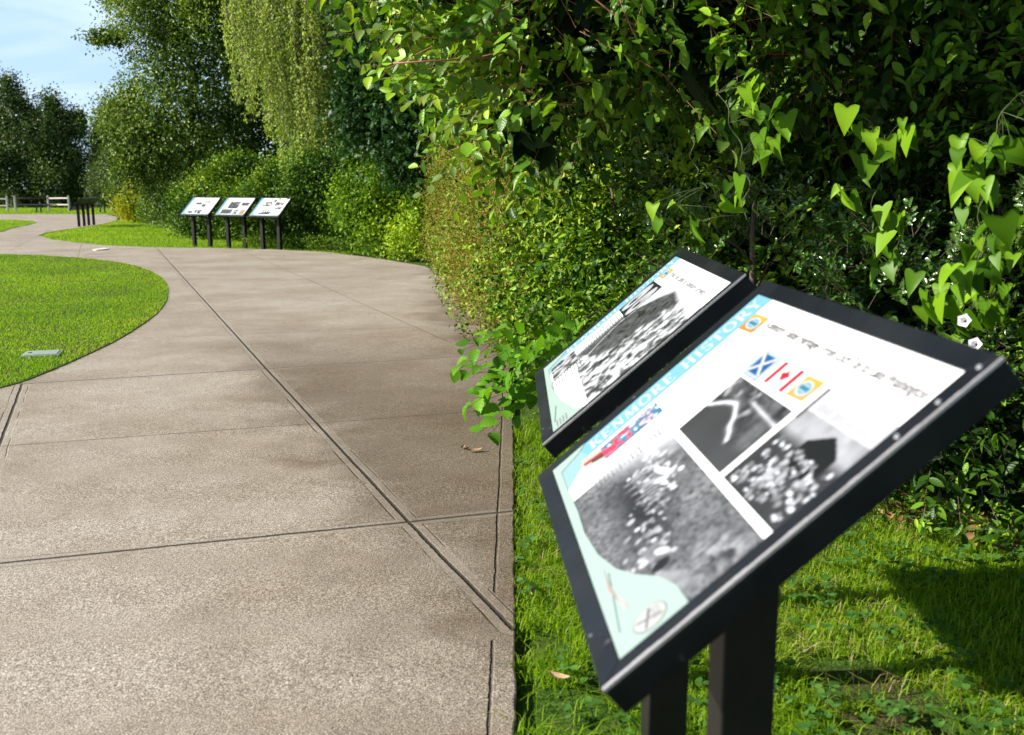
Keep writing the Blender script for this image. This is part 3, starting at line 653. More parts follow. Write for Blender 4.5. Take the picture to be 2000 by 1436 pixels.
def ph_right(S, T):                             # a crowd in front of a dark gable
    v = .035 + .10 * st3(S, T, 20, 3); u = contrast(T, .63, .67); v = v * (1 - u) + u * (.28 + .42 * contrast(st3(S, T, 9, 4), .3, .7))
    v = np.where((T < .715 - .75 * np.abs(S - .89)) & (T > .57) & (np.abs(S - .89) < .062), .02, v)
    for (x, y, p, q, ro, c) in bl2: v = put(v, ell(S, T, x, y, p, q), c, .8)
    v = put(v, ell(S, T, .83, .54, .012, .014), .6); v = put(v, ell(S, T, .87, .555, .010, .012), .55)
    v = np.where(T > .735, .72 + 0 * v, v); return np.where((T > .70) & (S < .73), .14, v)
a = Art(); a.grid(.718, .999, .452, .815, 80, 84, ph_right, .0012)
rq = random.Random(8)                          # faint slanted handwriting on the pale band of the picture
for i in range(26):
    u = .752 + i * .0085; hh = rq.uniform(.018, .045); d0 = .757 - hh / 2
    if i not in (7, 13, 18): a.poly([(u, d0), (u + .0016, d0), (u + .006, d0 + hh), (u + .0044, d0 + hh)], (.40, .40, .42) if i < 10 else (.55, .55, .57), .0016)
a.build('photograph', s1)
def ph_col(S, T):
    n1 = st3(S, T, 40, 3); n2 = st3(S, T, 60, 2, 7); c = np.stack([.02 + .05 * n1, .05 + .16 * n1, .10 + .22 * n1], 1)
    red = (n2 > .58) & (T < .33); c[red] = (.65, .03, .06); c[(n2 < .32)] = (.45, .6, .62); c[(n2 > .62) & (T > .33)] = (.8, .4, .42); return c
a = Art(); a.grid(.115, .207, .2, .456, 34, 60, ph_col, .0013)
a.poly([(.09, .12), (.14, .10), (.2, .2), (.115, .2)], (.75, .70, .60), .0012); a.poly([(.125, .12), (.14, .12), (.165, .2), (.14, .2)], (.55, .03, .05), .0015); a.poly([(.145, .15), (.16, .15), (.18, .2), (.165, .2)], (.03, .05, .06), .0017)
a.build('colour_picture', s1)
a = Art(); ci = lambda x, y, p, n=18: [(x + p / W * math.cos(q * 6.2832 / n), y + p / H * math.sin(q * 6.2832 / n)) for q in range(n)]
a.poly(ci(.955, .107, .031), (.12, .14, .17), .0026); a.poly(ci(.955, .107, .0295), (.72, .74, .74), .0029); a.poly([(.93, .11), (.978, .085), (.98, .09), (.932, .118)], (.2, .2, .22), .0032); a.poly([(.945, .07), (.95, .068), (.97, .14), (.965, .142)], (.35, .35, .37), .0034)
a.lines(.935, .975, .115, .14, 3, (.5, .5, .52), .0032, 6); a.build('seal', s1)
a = Art(); a.poly([(.72, .052), (.93, .022), (.93, .0255), (.72, .0555)], (.12, .25, .25), .0026); a.poly([(.68, .045), (.78, .035), (.84, .05), (.88, .07), (.83, .052), (.76, .045)], (.60, .45, .42), .0028); a.poly([(.82, .05), (.87, .055), (.89, .07), (.85, .066)], (.74, .66, .68), .003)
a.build('line_drawing', s1)
# --- the second sign
s2 = sign_root((.344, 3.034), -1.574, 'second near sign, smaller behind the nearest, with a large grey railway photograph', 'information signs beside the walk')
frame_parts(s2)
common_face(s2, [(0, 0), (1, 0), (1, .185), (.94, .135), (.7, .07), (.45, .035), (.1, .03), (.04, .14), (0, .2)], letters=True)
a = Art(); a.text("From The Lands to Kenmore Growth", .225, .885, .64, .036, (.2, .2, .22), .0012); a.lines(.2, .8, .85, .863, 1, (.6, .58, .58), .0012, 3, .3); a.build('title_lettering', s2)
a = Art(); a.lines(.13, .34, .28, .55, 14, (.16, .16, .17), .0012, 8, .28); a.build('body_text', s2)
a = Art(); a.lines(.34, .5, .03, .24, 10, (.45, .45, .48), .0026, 9, .28); a.build('body_text', s2)
a = Art(); quadlogo(a, .155, .885, .05, .045, 1); a.build('emblem', s2)
def ph_oval(S, T):
    v = np.full(len(S), .03)
    for c in (.15, .26):
        e = ell(S, T, c, .68, .044, .070); v = np.where(e < 1, .5 + .3 * st3(S, T, 30, 3), v); v = np.where(ell(S, T, c, .67, .02, .034) < 1, .12, v); v = np.where(ell(S, T, c, .70, .013, .02) < 1, .6, v)
    return v
a = Art(); a.grid(.095, .315, .555, .81, 50, 56, ph_oval, .0012); a.build('photograph', s2)
def ph_cut(S, T):                               # a dark bank above pale broken rock
    n = st3(S, T, 22, 4); top = np.interp(S, [.2, .3, .4, .54, .62, .8, 1], [.50, .60, .72, .83, .81, .78, .76]) + .03 * (n - .5)
    v = .06 + .22 * contrast(st3(S, T, 60, 4), .25, .8); rock = S - np.interp(T, [.2, .34, .5, .65, .85], [.22, .52, .60, .66, .72]) + .16 * (n - .5)
    w = contrast(rock, -.01, .03); v = v * (1 - w) + w * (.12 + .75 * contrast(st3(S, T, 48, 4, 3), .32, .62)); v = v * (1 - .8 * contrast(.36 - st3(S, T, 25, 3, 7), 0, .05))
    v = v + .6 * np.exp(-(np.abs(S - .36 - .05 * np.sin(T * 9)) / .006) ** 2) * (T < .62)
    fade = np.maximum(contrast(T - top, -.01, .02), contrast(.27 - S, -.02, .05)); return v * (1 - fade) + .80 * fade
a = Art(); a.grid(.24, .998, .20, .835, 150, 110, ph_cut, .0011); a.build('photograph', s2)
def ph_small(S, T): return .10 + .6 * contrast(st3(S, T, 38, 4), .38, .62)
a = Art(); a.grid(.13, .35, .05, .22, 46, 34, ph_small, .0024); a.build('photograph', s2)
a = Art(); a.poly([(.72, .035), (.72, .04), (.9, .02), (.9, .015)], (.12, .2, .2), .0027); a.lines(.9, .98, .02, .09, 4, (.4, .4, .42), .0027, 12); a.build('line_drawing', s2)
# --- three signs across the bend
k = .955; FAR = [(-8.81, 26.64, -.49), (-7.71, 25.99, -.49), (-6.63, 25.26, -.52)]
LB = ['left of the three distant signs, white face with small sparse pictures', 'middle of the three distant signs, large dark photograph above a tan picture', 'right of the three distant signs, with a boat photograph at its foot, against the hedge']
def blotch(o, thr=.5, hi=.7): return lambda S, T: np.where(st3(S, T, 22, 3, o) > thr, hi, .05 + .25 * st3(S, T, 50, 2, o))
for q, ((x, y, yaw), lb) in enumerate(zip(FAR, LB)):
    x *= k; y *= k; c = (x + .457 * math.cos(yaw) - .23 * math.sin(yaw), y + .457 * math.sin(yaw) + .23 * math.cos(yaw))
    s = sign_root(c, yaw, lb, 'information signs beside the walk'); frame_parts(s, trim=False)
    common_face(s, [(0, 0), (1, 0), (1, .10), (.6, .04), (0, .06)], letters=False, strip_w=.09)
    a = Art(); quadlogo(a, .10, .9, .03, .03, 1); a.build('emblem', s)
    if q == 0: G = [(.25, .5, .58, .72, 1), (.55, .8, .7, .8, 2), (.52, .68, .45, .62, 3), (.42, .68, .06, .28, 4), (.18, .38, .08, .2, 5)]
    if q == 1: G = [(.25, .62, .38, .78, 1), (.68, .95, .55, .75, 2), (.12, .52, .07, .33, 4), (.56, .72, .07, .33, 5)]
    if q == 2: G = [(.25, .48, .68, .82, 1), (.22, .5, .52, .65, 2), (.62, .9, .6, .78, 3), (.72, .95, .36, .5, 4)]
    for (u0, u1, v0, v1, o) in G:
        a = Art(); a.grid(u0, u1, v0, v1, 26, 18, blotch(o, .55 if q != 1 else .62), .0014); a.build('photograph', s)
    if q == 1: a = Art(); a.poly([(.8, .07), (.97, .07), (.97, .33), (.8, .3)], (.72, .42, .25), .0014); a.build('colour_picture', s)
    if q == 2:
        a = Art(); a.poly([(.2, .2), (.3, .08), (.62, .08), (.72, .24), (.3, .17)], (.10, .12, .15), .0014)
        for u in (.36, .44, .52): a.poly([(u, .18), (u + .05, .17), (u + .04, .38), (u + .01, .36)], (.12, .13, .15), .0016)
        a.build('photograph', s)
    a = Art(); a.lines(.15, .5, .3, .36, 3, (.55, .55, .57), .0012, q); a.build('body_text', s)
    a = Art(); a.lines(.2, .75, .88, .93, 1, (.45, .45, .46), .0012, q + 4, .5); a.build('title_lettering', s)
# --- two signs seen from behind at the far left
for (x, y, lb) in ((-16.66, 38.7, 'nearer of two dark signs at far left, seen from behind'), (-16.85, 40.05, 'farther of two dark signs at far left, seen from behind')):
    s = sign_root((x, y), -1.52, lb, 'information signs beside the walk'); s.location.z -= .13; frame_parts(s, trim=False)
    common_face(s, [(0, 0), (1, 0), (1, .10), (.6, .04), (0, .06)], letters=False); a = Art(); a.grid(.3, .9, .3, .75, 20, 14, blotch(2), .0014); a.build('photograph', s)
# ---------------------------------------------------------------- leaf materials
M['cherry'] = leafmat('broad_leaf', [(.012, .03, .004), (.03, .085, .007), (.085, .19, .012), (.19, .36, .02), (.36, .50, .035)], trans=.22, rough=.38, veins=True, spec=.2)
M['bind'] = leafmat('heart_leaf', [(.04, .11, .005), (.10, .22, .009), (.20, .36, .014)], trans=.28, rough=.4)
M['elm'] = leafmat('toothed_leaf', [(.03, .09, .010), (.08, .21, .014), (.16, .36, .025)], trans=.3, rough=.45, veins=True)
M['small'] = leafmat('small_leaf', [(.010, .03, .005), (.025, .075, .008), (.08, .18, .012), (.20, .34, .02), (.36, .40, .03)], trans=.16, rough=.45, spec=.14)
M['dry'] = leafmat('yellowing_leaf', [(.04, .08, .008), (.12, .17, .015), (.24, .25, .03), (.36, .28, .06), (.34, .19, .08)], trans=.2, rough=.55)
M['dense'] = leafmat('dark_hedge_shade_leaf', [(.005, .013, .003), (.010, .026, .005), (.02, .05, .008), (.06, .13, .015)], trans=.08, rough=.45)  # back hedge leaf; also darkens inner crown leaves as painted shade
M['holly'] = leafmat('glossy_leaf', [(0.0279, 0.08, 0.0114), (0.0465, 0.12, 0.0133), (0.093, 0.176, 0.019)], trans=.15, rough=.2, spec=.7)
M['maple'] = leafmat('dark_lobed_leaf', [(0.0186, 0.056, 0.0133), (0.0279, 0.08, 0.0171), (0.0465, 0.112, 0.019)], trans=.2, rough=.42)
M['tree'] = leafmat('tree_leaf', [(.012, .03, .005), (.035, .08, .01), (.09, .17, .018), (.20, .31, .035), (.38, .44, .08)], trans=.18, rough=.42, spec=.25)
M['willow'] = leafmat('pendulous_leaf', [(.05, .10, .015), (.15, .24, .035), (.30, .40, .07), (.46, .52, .13)], trans=.28, rough=.45)
M['lime'] = leafmat('bright_leaf', [(.02, .06, .005), (.09, .20, .010), (.24, .40, .018), (.48, .57, .03)], trans=.22, rough=.45)
M['gold'] = leafmat('golden_leaf', [(.22, .30, .012), (.42, .42, .015), (.70, .58, .02)], trans=.3, rough=.5)
M['far'] = leafmat('far_leaf', [(.015, .04, .010), (.035, .075, .018), (.08, .135, .035), (.17, .24, .07)], trans=.2, rough=.45)
M['olive'] = leafmat('grey_green_leaf', [(0.0465, 0.08, 0.019), (0.0853, 0.136, 0.0333), (0.155, 0.192, 0.057)], trans=.25, rough=.45)
M['shoot'] = leafmat('shoot_leaf', [(.06, .12, .02), (.11, .19, .03), (.17, .24, .05)], trans=.35, rough=.45, veins=True)
M['redtwig'] = plain('red_twig', (.26, .10, .05), .6, var=.3)
M['drytwig'] = plain('dry_twig', (.30, .21, .13), .8, var=.3)
def tree(name, label, cat, base, blobs, n, ls, tm, mat, group=None, seed=0, depth=.5, amp=.3, freq=1.2, hole=.35, trunk=.12, cull=.7, zmin=.05, clump=.5, hang=.3, inner=.25, back=.35, cf=1.0, face=.9):
    r = rs(seed + 100); root = empty(name, (base[0], base[1], gz(*base)), label=label, cat=cat, group=group)
    P, D = blob_pts(r, blobs, n, depth, amp, freq, zmin=zmin, hole=hole, cull=cull, back=back)
    ex = []
    if clump:                                     # gather part of the leaves into small bunches
        k = len(P) // 36; c = r.randint(0, len(P), k); idx = r.randint(0, k, len(P)); f = r.rand(len(P)) < clump
        P[f] = P[c[idx[f]]] + r.randn(f.sum(), 3) * ls * [2.3, 2.3, 1.7]; D[f] = D[c[idx[f]]]
    P = P[P[:, 2] > gz(0, P[:, 1]) - .0]; D = D[:len(P)]
    loose(r, P, D, ls, tm, mat, root, name='crown' if cat == 'tree' else 'foliage', hang=hang, cf=cf, face=face)
    if inner:                                     # leaves deeper in the plant
        bi = [(b[0], b[1], b[2], b[3] * .62, b[4] * .62, b[5] * .66) for b in blobs]; Q, E = blob_pts(r, bi, int(n * inner), .5, .2, freq, zmin=zmin, back=.6)
        loose(r, Q, E, ls * 1.7, tm, mat, root, name='inner_foliage', hang=hang)
    tz = max(b[2] for b in blobs)
    if trunk: limbs(r, root, (base[0], base[1], gz(*base) - .05), (base[0] + .1, base[1], tz), trunk, 9 if cat == 'tree' else 6, max(b[3] for b in blobs) * .9, name='trunk' if cat == 'tree' else 'stem')
    return root
# ---- distance: the row of trees behind the fence
GF = 'tall trees behind the rail fence'
far = [(-41.8, 80, 10.6, 1.9, 'tallest far tree, rising at the left edge of the photo'), (-38.2, 78, 9.5, 2.3, 'far tree behind the fence, second from the left, with a spiky top'), (-34.6, 77, 7.9, 1.9, 'far tree behind the fence, third from the left, rounded shoulder'),
       (-33.4, 84, 7.5, 1.3, 'far dark tree behind the fence with a narrow pointed top in the dip'), (-32.0, 82, 8.0, 1.5, 'far dark tree with the sharp peak left of the gap of sky'), (-30.6, 85, 6.7, 1.4, 'far dark tree, lower, right of the sharp peak'), (-28.4, 84, 5.6, 1.5, 'lowest far dark tree, where the row meets the near trees'),
       (-45.5, 79, 11, 2.4, 'far tree partly cut off by the left edge of the photo')]
for i, (x, y, h, w, lb) in enumerate(far):
    r = rs(i + 40); b = [(x, y, h * .36, w * 1.45, w, h * .42), (x + .2, y, h * .66, w * 1.02, w * .8, h * .27), (x - .1, y, h * .86, w * .42, w * .4, h * .17)]
    for k in range(6): a = r.rand() * 6.28; b.append((x + math.cos(a) * w * .9, y + math.sin(a) * w * .5, h * r.uniform(.3, .75), w * .45, w * .45, h * .13))
    tree('tall_tree', lb, 'tree', (x, y), b, 11000, .20, T_Q, M['far'], GF, seed=i, amp=.5, freq=.8, hole=.45, trunk=.16, inner=.5, hang=-.1, cf=.5)
# low dark scrub between them
tag(tree('scrub', '', '', (-35, 79), [(x, 78 + (i % 3), 1.2, 2.2, 1.2, 2.2 + .5 * (i % 2)) for i, x in enumerate(range(-52, -22, 2))], 22000, .22, T_Q, M['far'], seed=77, trunk=0, hole=.1, inner=.4), 'dark undergrowth filling the foot of the far tree row behind the fence', 'undergrowth', kind='stuff')
tree('small_tree', 'grey green small tree standing between the fence gap and the yellow bush', 'tree', (-23.6, 59.5), [(-23.6, 59.5, 1.4, 1.3, 1.3, 1.4), (-23.3, 59.5, 2.4, .9, .9, 1.1), (-24.4, 59.5, .9, .6, .8, .8), (-22.5, 59.7, 1.7, 1.0, .9, 1.4)], 16000, .11, T_Q, M['olive'], seed=31, amp=.4, hang=-.5, trunk=.07, inner=.4)
tree('shrub', 'dark green shrub beside the grey green small tree, above the right end of the fence', 'shrub', (-21.2, 56), [(-21.2, 56, 1.0, 1.5, 1.1, 1.5), (-19.9, 55, 1.5, 1.5, 1.2, 1.7)], 12000, .12, T_Q, M['tree'], seed=32, trunk=.05, inner=.4)
# ---- middle distance: big trees right of the lawn
tree('broadleaf_tree', 'tall dark green glossy leaved tree against the sky, above the three distant signs', 'tree', (-10.6, 33.5),
     [(-9.9, 33.5, 4.6, 2.7, 2.5, 4.4), (-10.8, 33, 7.6, 2.0, 2.0, 3.0), (-8.0, 33, 6.8, 2.6, 2.2, 4.0), (-12.1, 33, 2.8, 1.4, 1.4, 2.0), (-12.9, 33, 5.9, .75, .7, .35), (-12.4, 33, 4.0, .5, .6, .6), (-12.3, 33, 7.3, .8, .8, .6), (-10.5, 33, 10, 2.1, 2, 2.2), (-12.4, 33, 9.0, .8, .8, .9)],
     75000, .105, T_Q2, M['tree'], seed=1, amp=.28, freq=1.1, hole=.7, trunk=.2, inner=.3, cf=.7)
tree('broadleaf_tree', 'dark tree filling the background behind the weeping birch', 'tree', (-4.2, 33), [(-4.2, 33, 4.2, 3.6, 2.0, 5.0), (-1, 31, 4.0, 3.0, 2.0, 5.0), (-5.5, 32, 8, 3, 2, 4), (-7.5, 34.5, 2.2, 3.5, 1.6, 3.2), (-2.5, 28.5, 2.2, 2.2, 1.6, 3.2)], 52000, .14, T_Q, M['tree'], seed=2, trunk=.2, inner=.3)
tree('shrub', 'mixed green bushes rising between the yellow bush and the left distant sign', 'shrub', (-12.9, 38.0), [(-12.9, 37.8, .9, 1.2, 1.0, 1.5), (-11.5, 36.2, 1.0, 1.2, 1.0, 1.7), (-12.6, 38.2, 2.2, 1.2, 1.0, 1.1), (-10.6, 35, .7, 1.0, .8, 1.2)], 34000, .085, T_Q2, M['tree'], seed=3, amp=.65, hole=.95, clump=.75, trunk=.06, inner=.25)
tree('shrub', 'golden yellow bush at the end of the far lawn', 'shrub', (-16.6, 44), [(-16.3, 43.6, .35, .95, .7, .75), (-15.8, 43.4, .85, .75, .5, .6), (-16.5, 43.5, .95, .4, .4, .4)], 11000, .085, T_Q2, M['gold'], seed=4, trunk=.04, inner=.2, hole=.3)
tree('shrub', 'light green bush just right of the golden yellow bush', 'shrub', (-15.2, 42.4), [(-14.9, 42.2, .35, .9, .8, .8), (-14.0, 41, .4, .9, .8, .7), (-15.6, 42.9, .1, .5, .5, .45)], 14000, .07, T_Q2, M['lime'], seed=5, amp=.5, trunk=.04, inner=.2)
tree('shrub', 'deep green shrub rising behind the left and middle distant signs', 'shrub', (-8.4, 29.6), [(-8.9, 30.0, .5, 1.4, 1.0, 1.2), (-7.2, 28.9, .6, 1.5, 1.0, 1.3), (-8.2, 30.2, 1.5, 1.0, .8, .75), (-6.6, 28.9, 1.6, .8, .7, .7)], 30000, .085, T_Q2, M['small'], seed=6, amp=.65, hole=.95, clump=.75, trunk=.05, inner=.3)
# weeping birch: hanging strands
r = rs(61); rt = empty('weeping_birch', (-4.9, 27.2, gz(0, 27.2)), label='weeping birch with pale green hanging strands beside the dark tree', cat='tree')
ns = 900; a = r.rand(ns) * 6.283; q = np.sqrt(r.rand(ns)); X = -4.3 + np.cos(a) * 3.1 * q; Y = 26.6 + np.sin(a) * 1.6 * q
top = 9.6 - 3.8 * q ** 2 + r.randn(ns) * .6; ln = r.uniform(1.2, 3.6, ns); grp = vnoise(np.stack([X, Y, X * 0], 1), 1.6, 2); top += (grp - .5) * 2.2; gap = vnoise(np.stack([X, Y, X * 0 + 3], 1), 2.6, 5)
low = np.clip(.5 + 1.9 * np.clip((-4.6 - X) / 1.6, 0, 2) ** 1.3, .5, 4.2); ln = np.where(r.rand(ns) < .7, np.maximum(ln, top - low - r.rand(ns) * 2.4), ln); top = np.where(r.rand(ns) < .4, top - r.rand(ns) * 3, top)
PP, TT, NN, KK = [], [], [], []
A_, B_ = [], []
for i in range(ns):
    bt = max(low[i] * r.uniform(.8, 1.3), top[i] - ln[i]); L_ = top[i] - bt
    if L_ < .3 or gap[i] < .40: continue
    m = int(L_ * 52); t = r.rand(m); sw = np.stack([np.sin(t * L_ * 2 + i) * .05, np.cos(t * L_ * 1.7 + i) * .05, 0 * t], 1)
    PP.append(np.stack([X[i] + 0 * t, Y[i] + 0 * t, top[i] - t * L_], 1) + sw + r.randn(m, 3) * [.045, .045, .02]); TT.append(r.randn(m, 3) * [.5, .5, .2] + [0, 0, -.8]); NN.append(r.randn(m, 3) * [.7, .7, .4] + [-.5, -.6, .3]); KK.append(np.full(m, grp[i]))
    A_.append((X[i], Y[i], top[i])); B_.append((X[i] + .05, Y[i], bt))
PP = np.concatenate(PP); KK = np.concatenate(KK)
leaves('crown', PP, np.concatenate(NN), np.concatenate(TT), r.uniform(.05, .095, len(PP)), T_Q, M['willow'], rt, rnd=.2 + .3 * r.rand(len(PP)) + .4 * KK, ro=r)
prisms('strands', A_, B_, np.full(len(A_), .008), np.full(len(A_), .003), M['bark'], rt)
limbs(r, rt, (-4.9, 27.2, gz(0, 27) - .05), (-4.8, 27, 9.6), .16, 12, 2.4)
tree('maple_tree', 'dark maple hanging over the bright shrubs, just left of the yellowing hedge', 'tree', (-1.2, 21.5), [(-1.6, 21.5, 3.1, 1.7, 1.3, 1.9), (-2.9, 21.8, 3.4, 1.0, .9, 1.3), (-.4, 20.5, 2.2, 1.2, 1.2, 2.2), (-1.5, 21.5, 5.2, 2.2, 1.5, 1.6), (-.6, 20, 4.2, 1.8, 1.2, 1.6)],
     32000, .12, T_MAP, M['maple'], seed=7, trunk=.12, inner=.25, hang=.8, hole=.4)
tree('shrub', 'bright green leafy shrub directly behind the right distant sign', 'shrub', (-4.6, 24.7), [(-4.75, 24.9, .75, 1.0, .8, 1.35), (-3.8, 24.4, .6, .9, .7, 1.15), (-4.9, 25.4, 1.6, .8, .6, .7), (-3.7, 24.8, 1.8, .6, .5, .6), (-5.5, 25.3, .3, .6, .5, .6)], 30000, .078, T_Q2, M['small'], seed=8, amp=.65, hole=.95, clump=.75, trunk=.04, inner=.25)
tree('shrub', 'sunlit yellow green shrub at the edge of the walk before the dark maple', 'shrub', (-2.7, 22.1), [(-2.6, 22.2, .45, .95, .7, 1.05), (-1.75, 20.9, .25, .7, .6, .8), (-3.3, 22.9, 1.0, .65, .6, .75), (-2.5, 22.3, 1.3, .5, .5, .5), (-1.6, 21.0, .9, .5, .5, .5)], 24000, .085, T_Q2, M['lime'], seed=9, amp=.65, hole=.95, clump=.75, trunk=.04, inner=.25)
tree('ground_cover_plants', '', '', (-3, 21.9), [(x, y, .0, .55, .3, .16) for x, y in ((-5.2, 24.2), (-4.4, 23.6), (-3.5, 22.6), (-2.7, 21.6), (-2.0, 20.5), (-1.4, 19.5), (-6.2, 24.7))], 12000, .04, T_Q2, M['small'], seed=10, trunk=0, inner=0, zmin=-.02, hole=0)
tag(bpy.data.objects['ground_cover_plants'], 'low trailing plants along the kerb of the walk below the bright shrubs', 'ground cover', kind='stuff')
# ---- the hedge on the right, far to near
tree('hedge', 'dense hedge of small dry yellow brown leaves at the bend of the walk', 'hedge', (.9, 11.2),
     [(.15, 9.9, .75, .88, 1.3, 1.0), (.15, 9.9, 1.35, .78, 1.3, .8), (-.15, 12.0, .85, .90, 1.5, 1.1), (-.15, 12.0, 1.5, .85, 1.5, .85), (-.42, 14.4, .8, .88, 1.4, 1.2), (-.40, 14.4, 1.6, .8, 1.4, .9), (.30, 8.6, .5, .70, .7, .65)],
     70000, .026, T_Q2, M['dry'], seed=12, trunk=.05, amp=.16, freq=2.2, hole=.3, inner=.2, clump=.4, depth=.3, cf=1.6)
r = rs(412); P, D = blob_pts(r, [(.15, 9.9, .75, .93, 1.35, 1.05), (-.15, 12.0, .85, .95, 1.5, 1.15), (.15, 9.9, 1.4, .82, 1.3, .85), (.30, 8.6, .5, .76, .75, .7)], 5200, .2, .2, 2, hole=.6)
loose(r, P, D, .05, T_Q2, M['small'], bpy.data.objects['hedge'], name='green_leaves')
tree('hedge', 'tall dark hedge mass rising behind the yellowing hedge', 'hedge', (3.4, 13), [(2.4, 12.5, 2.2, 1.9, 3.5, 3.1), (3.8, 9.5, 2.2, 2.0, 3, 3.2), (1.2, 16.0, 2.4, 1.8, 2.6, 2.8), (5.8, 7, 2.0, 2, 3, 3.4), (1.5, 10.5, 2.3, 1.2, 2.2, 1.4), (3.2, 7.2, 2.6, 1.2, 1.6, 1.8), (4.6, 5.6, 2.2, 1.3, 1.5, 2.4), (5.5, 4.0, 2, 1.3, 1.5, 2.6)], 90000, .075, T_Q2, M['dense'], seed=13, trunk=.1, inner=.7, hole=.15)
tree('shrub', 'small leaved green hedge shrub between the yellowing hedge and the second near sign', 'shrub', (1.1, 7.2),
     [(.70, 7.7, .7, .85, 1.1, .8), (.50, 8.0, 1.35, .5, 1.0, .7), (1.15, 6.4, .45, .9, .7, .6), (2.0, 6.4, .55, .9, .8, .7), (.42, 6.9, .35, .5, .5, .45), (.6, 7.0, .85, .4, .5, .4)], 26000, .055, T_Q2, M['small'], seed=14, trunk=.05, amp=.42, freq=2, hole=.62, inner=.4, clump=.6, depth=.5, cf=1.4)
# broad leaved shoots mixed into that shrub
def shoots(name, label, cat, base, blobs, n, m, Ls, ls, tm, mat, twig, seed, group=None, amp=.25, hole=.4, back=.3, droopk=.25, up=.3, spread=.9, lit=(-.5, -.2, .6), uv=True, stems=7, depth=.45, trunk=.035, cat2=None, inner=0, twr=.0022, cull=.75, imat=None):
    r = rs(seed); root = empty(name, (base[0], base[1], gz(*base)), label=label, cat=cat, group=group)
    P, D = blob_pts(r, blobs, n, depth, amp, 1.6, zmin=.04, hole=hole, back=back, cull=cull)
    D = D + r.randn(len(D), 3) * .45 + [0, 0, up]
    sprigs(r, P, D, m, Ls, ls, tm, mat, twig, root, lit=lit, uv=uv, droopk=droopk, spread=spread, twig_r=twr, name='crown' if cat == 'tree' else 'foliage')
    if inner:
        bi = [(b[0], b[1], b[2], b[3] * .6, b[4] * .6, b[5] * .6) for b in blobs]; Q, E = blob_pts(r, bi, inner, .6, .2, 1.5, zmin=.05, back=.6)
        loose(r, Q, E, ls * 1.3, tm, imat or mat, root, name='inner_foliage', uv=uv)  # imat puts the shade inside the crown into the leaf colour
    tz = max(b[2] for b in blobs)
    if stems: limbs(r, root, (base[0], base[1], gz(*base) - .05), (base[0] - .2, base[1], tz), trunk, stems, max(b[3] for b in blobs) * 1.2, name='trunk' if cat == 'tree' else 'stem')
    return root
shoots('overhanging_tree', 'broad leaved tree whose lit branches overhang the walk across the top of the photo', 'tree', (2.1, 6.1),
       [(.25, 5.2, 2.2, .60, .8, .42), (.8, 5.2, 2.3, .7, .8, .45), (.1, 6.7, 2.2, .6, .8, .55), (-.05, 6.1, 1.9, .32, .5, .35), (.75, 5.3, 3.1, .8, 1.1, .4), (1.45, 5.0, 3.0, .8, 1.0, .4), (1.5, 5.3, 2.35, .7, .7, .5), (2.2, 5.2, 2.3, .8, .8, .6), (1.9, 4.7, 2.85, .9, .9, .4),
        (.12, 5.2, 1.75, .28, .4, .25), (.2, 8.4, 2.75, .65, 1.3, .65), (.1, 10.6, 3.1, .65, 1.3, .7), (.6, 13, 3.4, .9, 1.5, .9), (1.0, 7.2, 2.7, .8, 1.0, .5), (.9, 4.8, 2.0, .4, .4, .25), (.62, 4.95, 2.82, .5, .9, .36), (1.3, 4.5, 2.75, .5, .6, .3), (-.42, 5.0, 2.42, .38, .5, .2), (-.35, 6.2, 2.35, .4, .6, .3)],  # high near blobs, above the view, are canopy added to shade the hedge
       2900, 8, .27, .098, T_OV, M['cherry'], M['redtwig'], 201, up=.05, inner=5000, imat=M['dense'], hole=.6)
shoots('shrub', 'dark large leaved shrub in shade behind the nearest sign at right', 'shrub', (2.6, 5.0),
       [(2.15, 4.15, .3, .55, .4, .45), (1.7, 4.65, .3, .4, .35, .4), (2.6, 3.6, .35, .5, .45, .55), (2.3, 5.2, .75, .75, .9, .95), (2.85, 3.9, .85, .7, .9, 1.05), (1.6, 6.1, .8, .8, .8, 1.0), (2.8, 4.7, 1.7, .8, 1.0, .8), (3.3, 2.8, 1.1, .7, .8, 1.3), (1.7, 6.0, 1.6, .7, .7, .6)],
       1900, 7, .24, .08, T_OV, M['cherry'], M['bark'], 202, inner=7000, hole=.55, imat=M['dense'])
shoots('shrub', 'glossy spiny leaved evergreen bush with white glints behind the second near sign', 'shrub', (1.35, 4.9),
       [(1.15, 4.75, 1.0, .5, .5, .5), (1.7, 4.35, .75, .55, .45, .55), (.98, 5.1, 1.45, .35, .35, .35), (2.1, 4.0, 1.0, .3, .3, .45)],
       620, 11, .16, .036, T_HOLLY, M['holly'], M['bark'], 203, up=.5, lit=(-.7, -.5, .6), uv=False, hole=.5)
shoots('shrub', 'leafy seedlings and small weeds along the foot of the hedge beyond the nearest sign', 'weeds', (1.6, 4.35),
       [(1.75, 4.25, .05, .5, .25, .22), (1.2, 4.8, .05, .5, .25, .25), (2.25, 3.8, .05, .35, .25, .25), (.6, 5.5, .08, .4, .3, .25)],
       150, 6, .1, .04, T_OV, M['lime'], M['bark'], 204, up=.8, stems=0, hole=0)
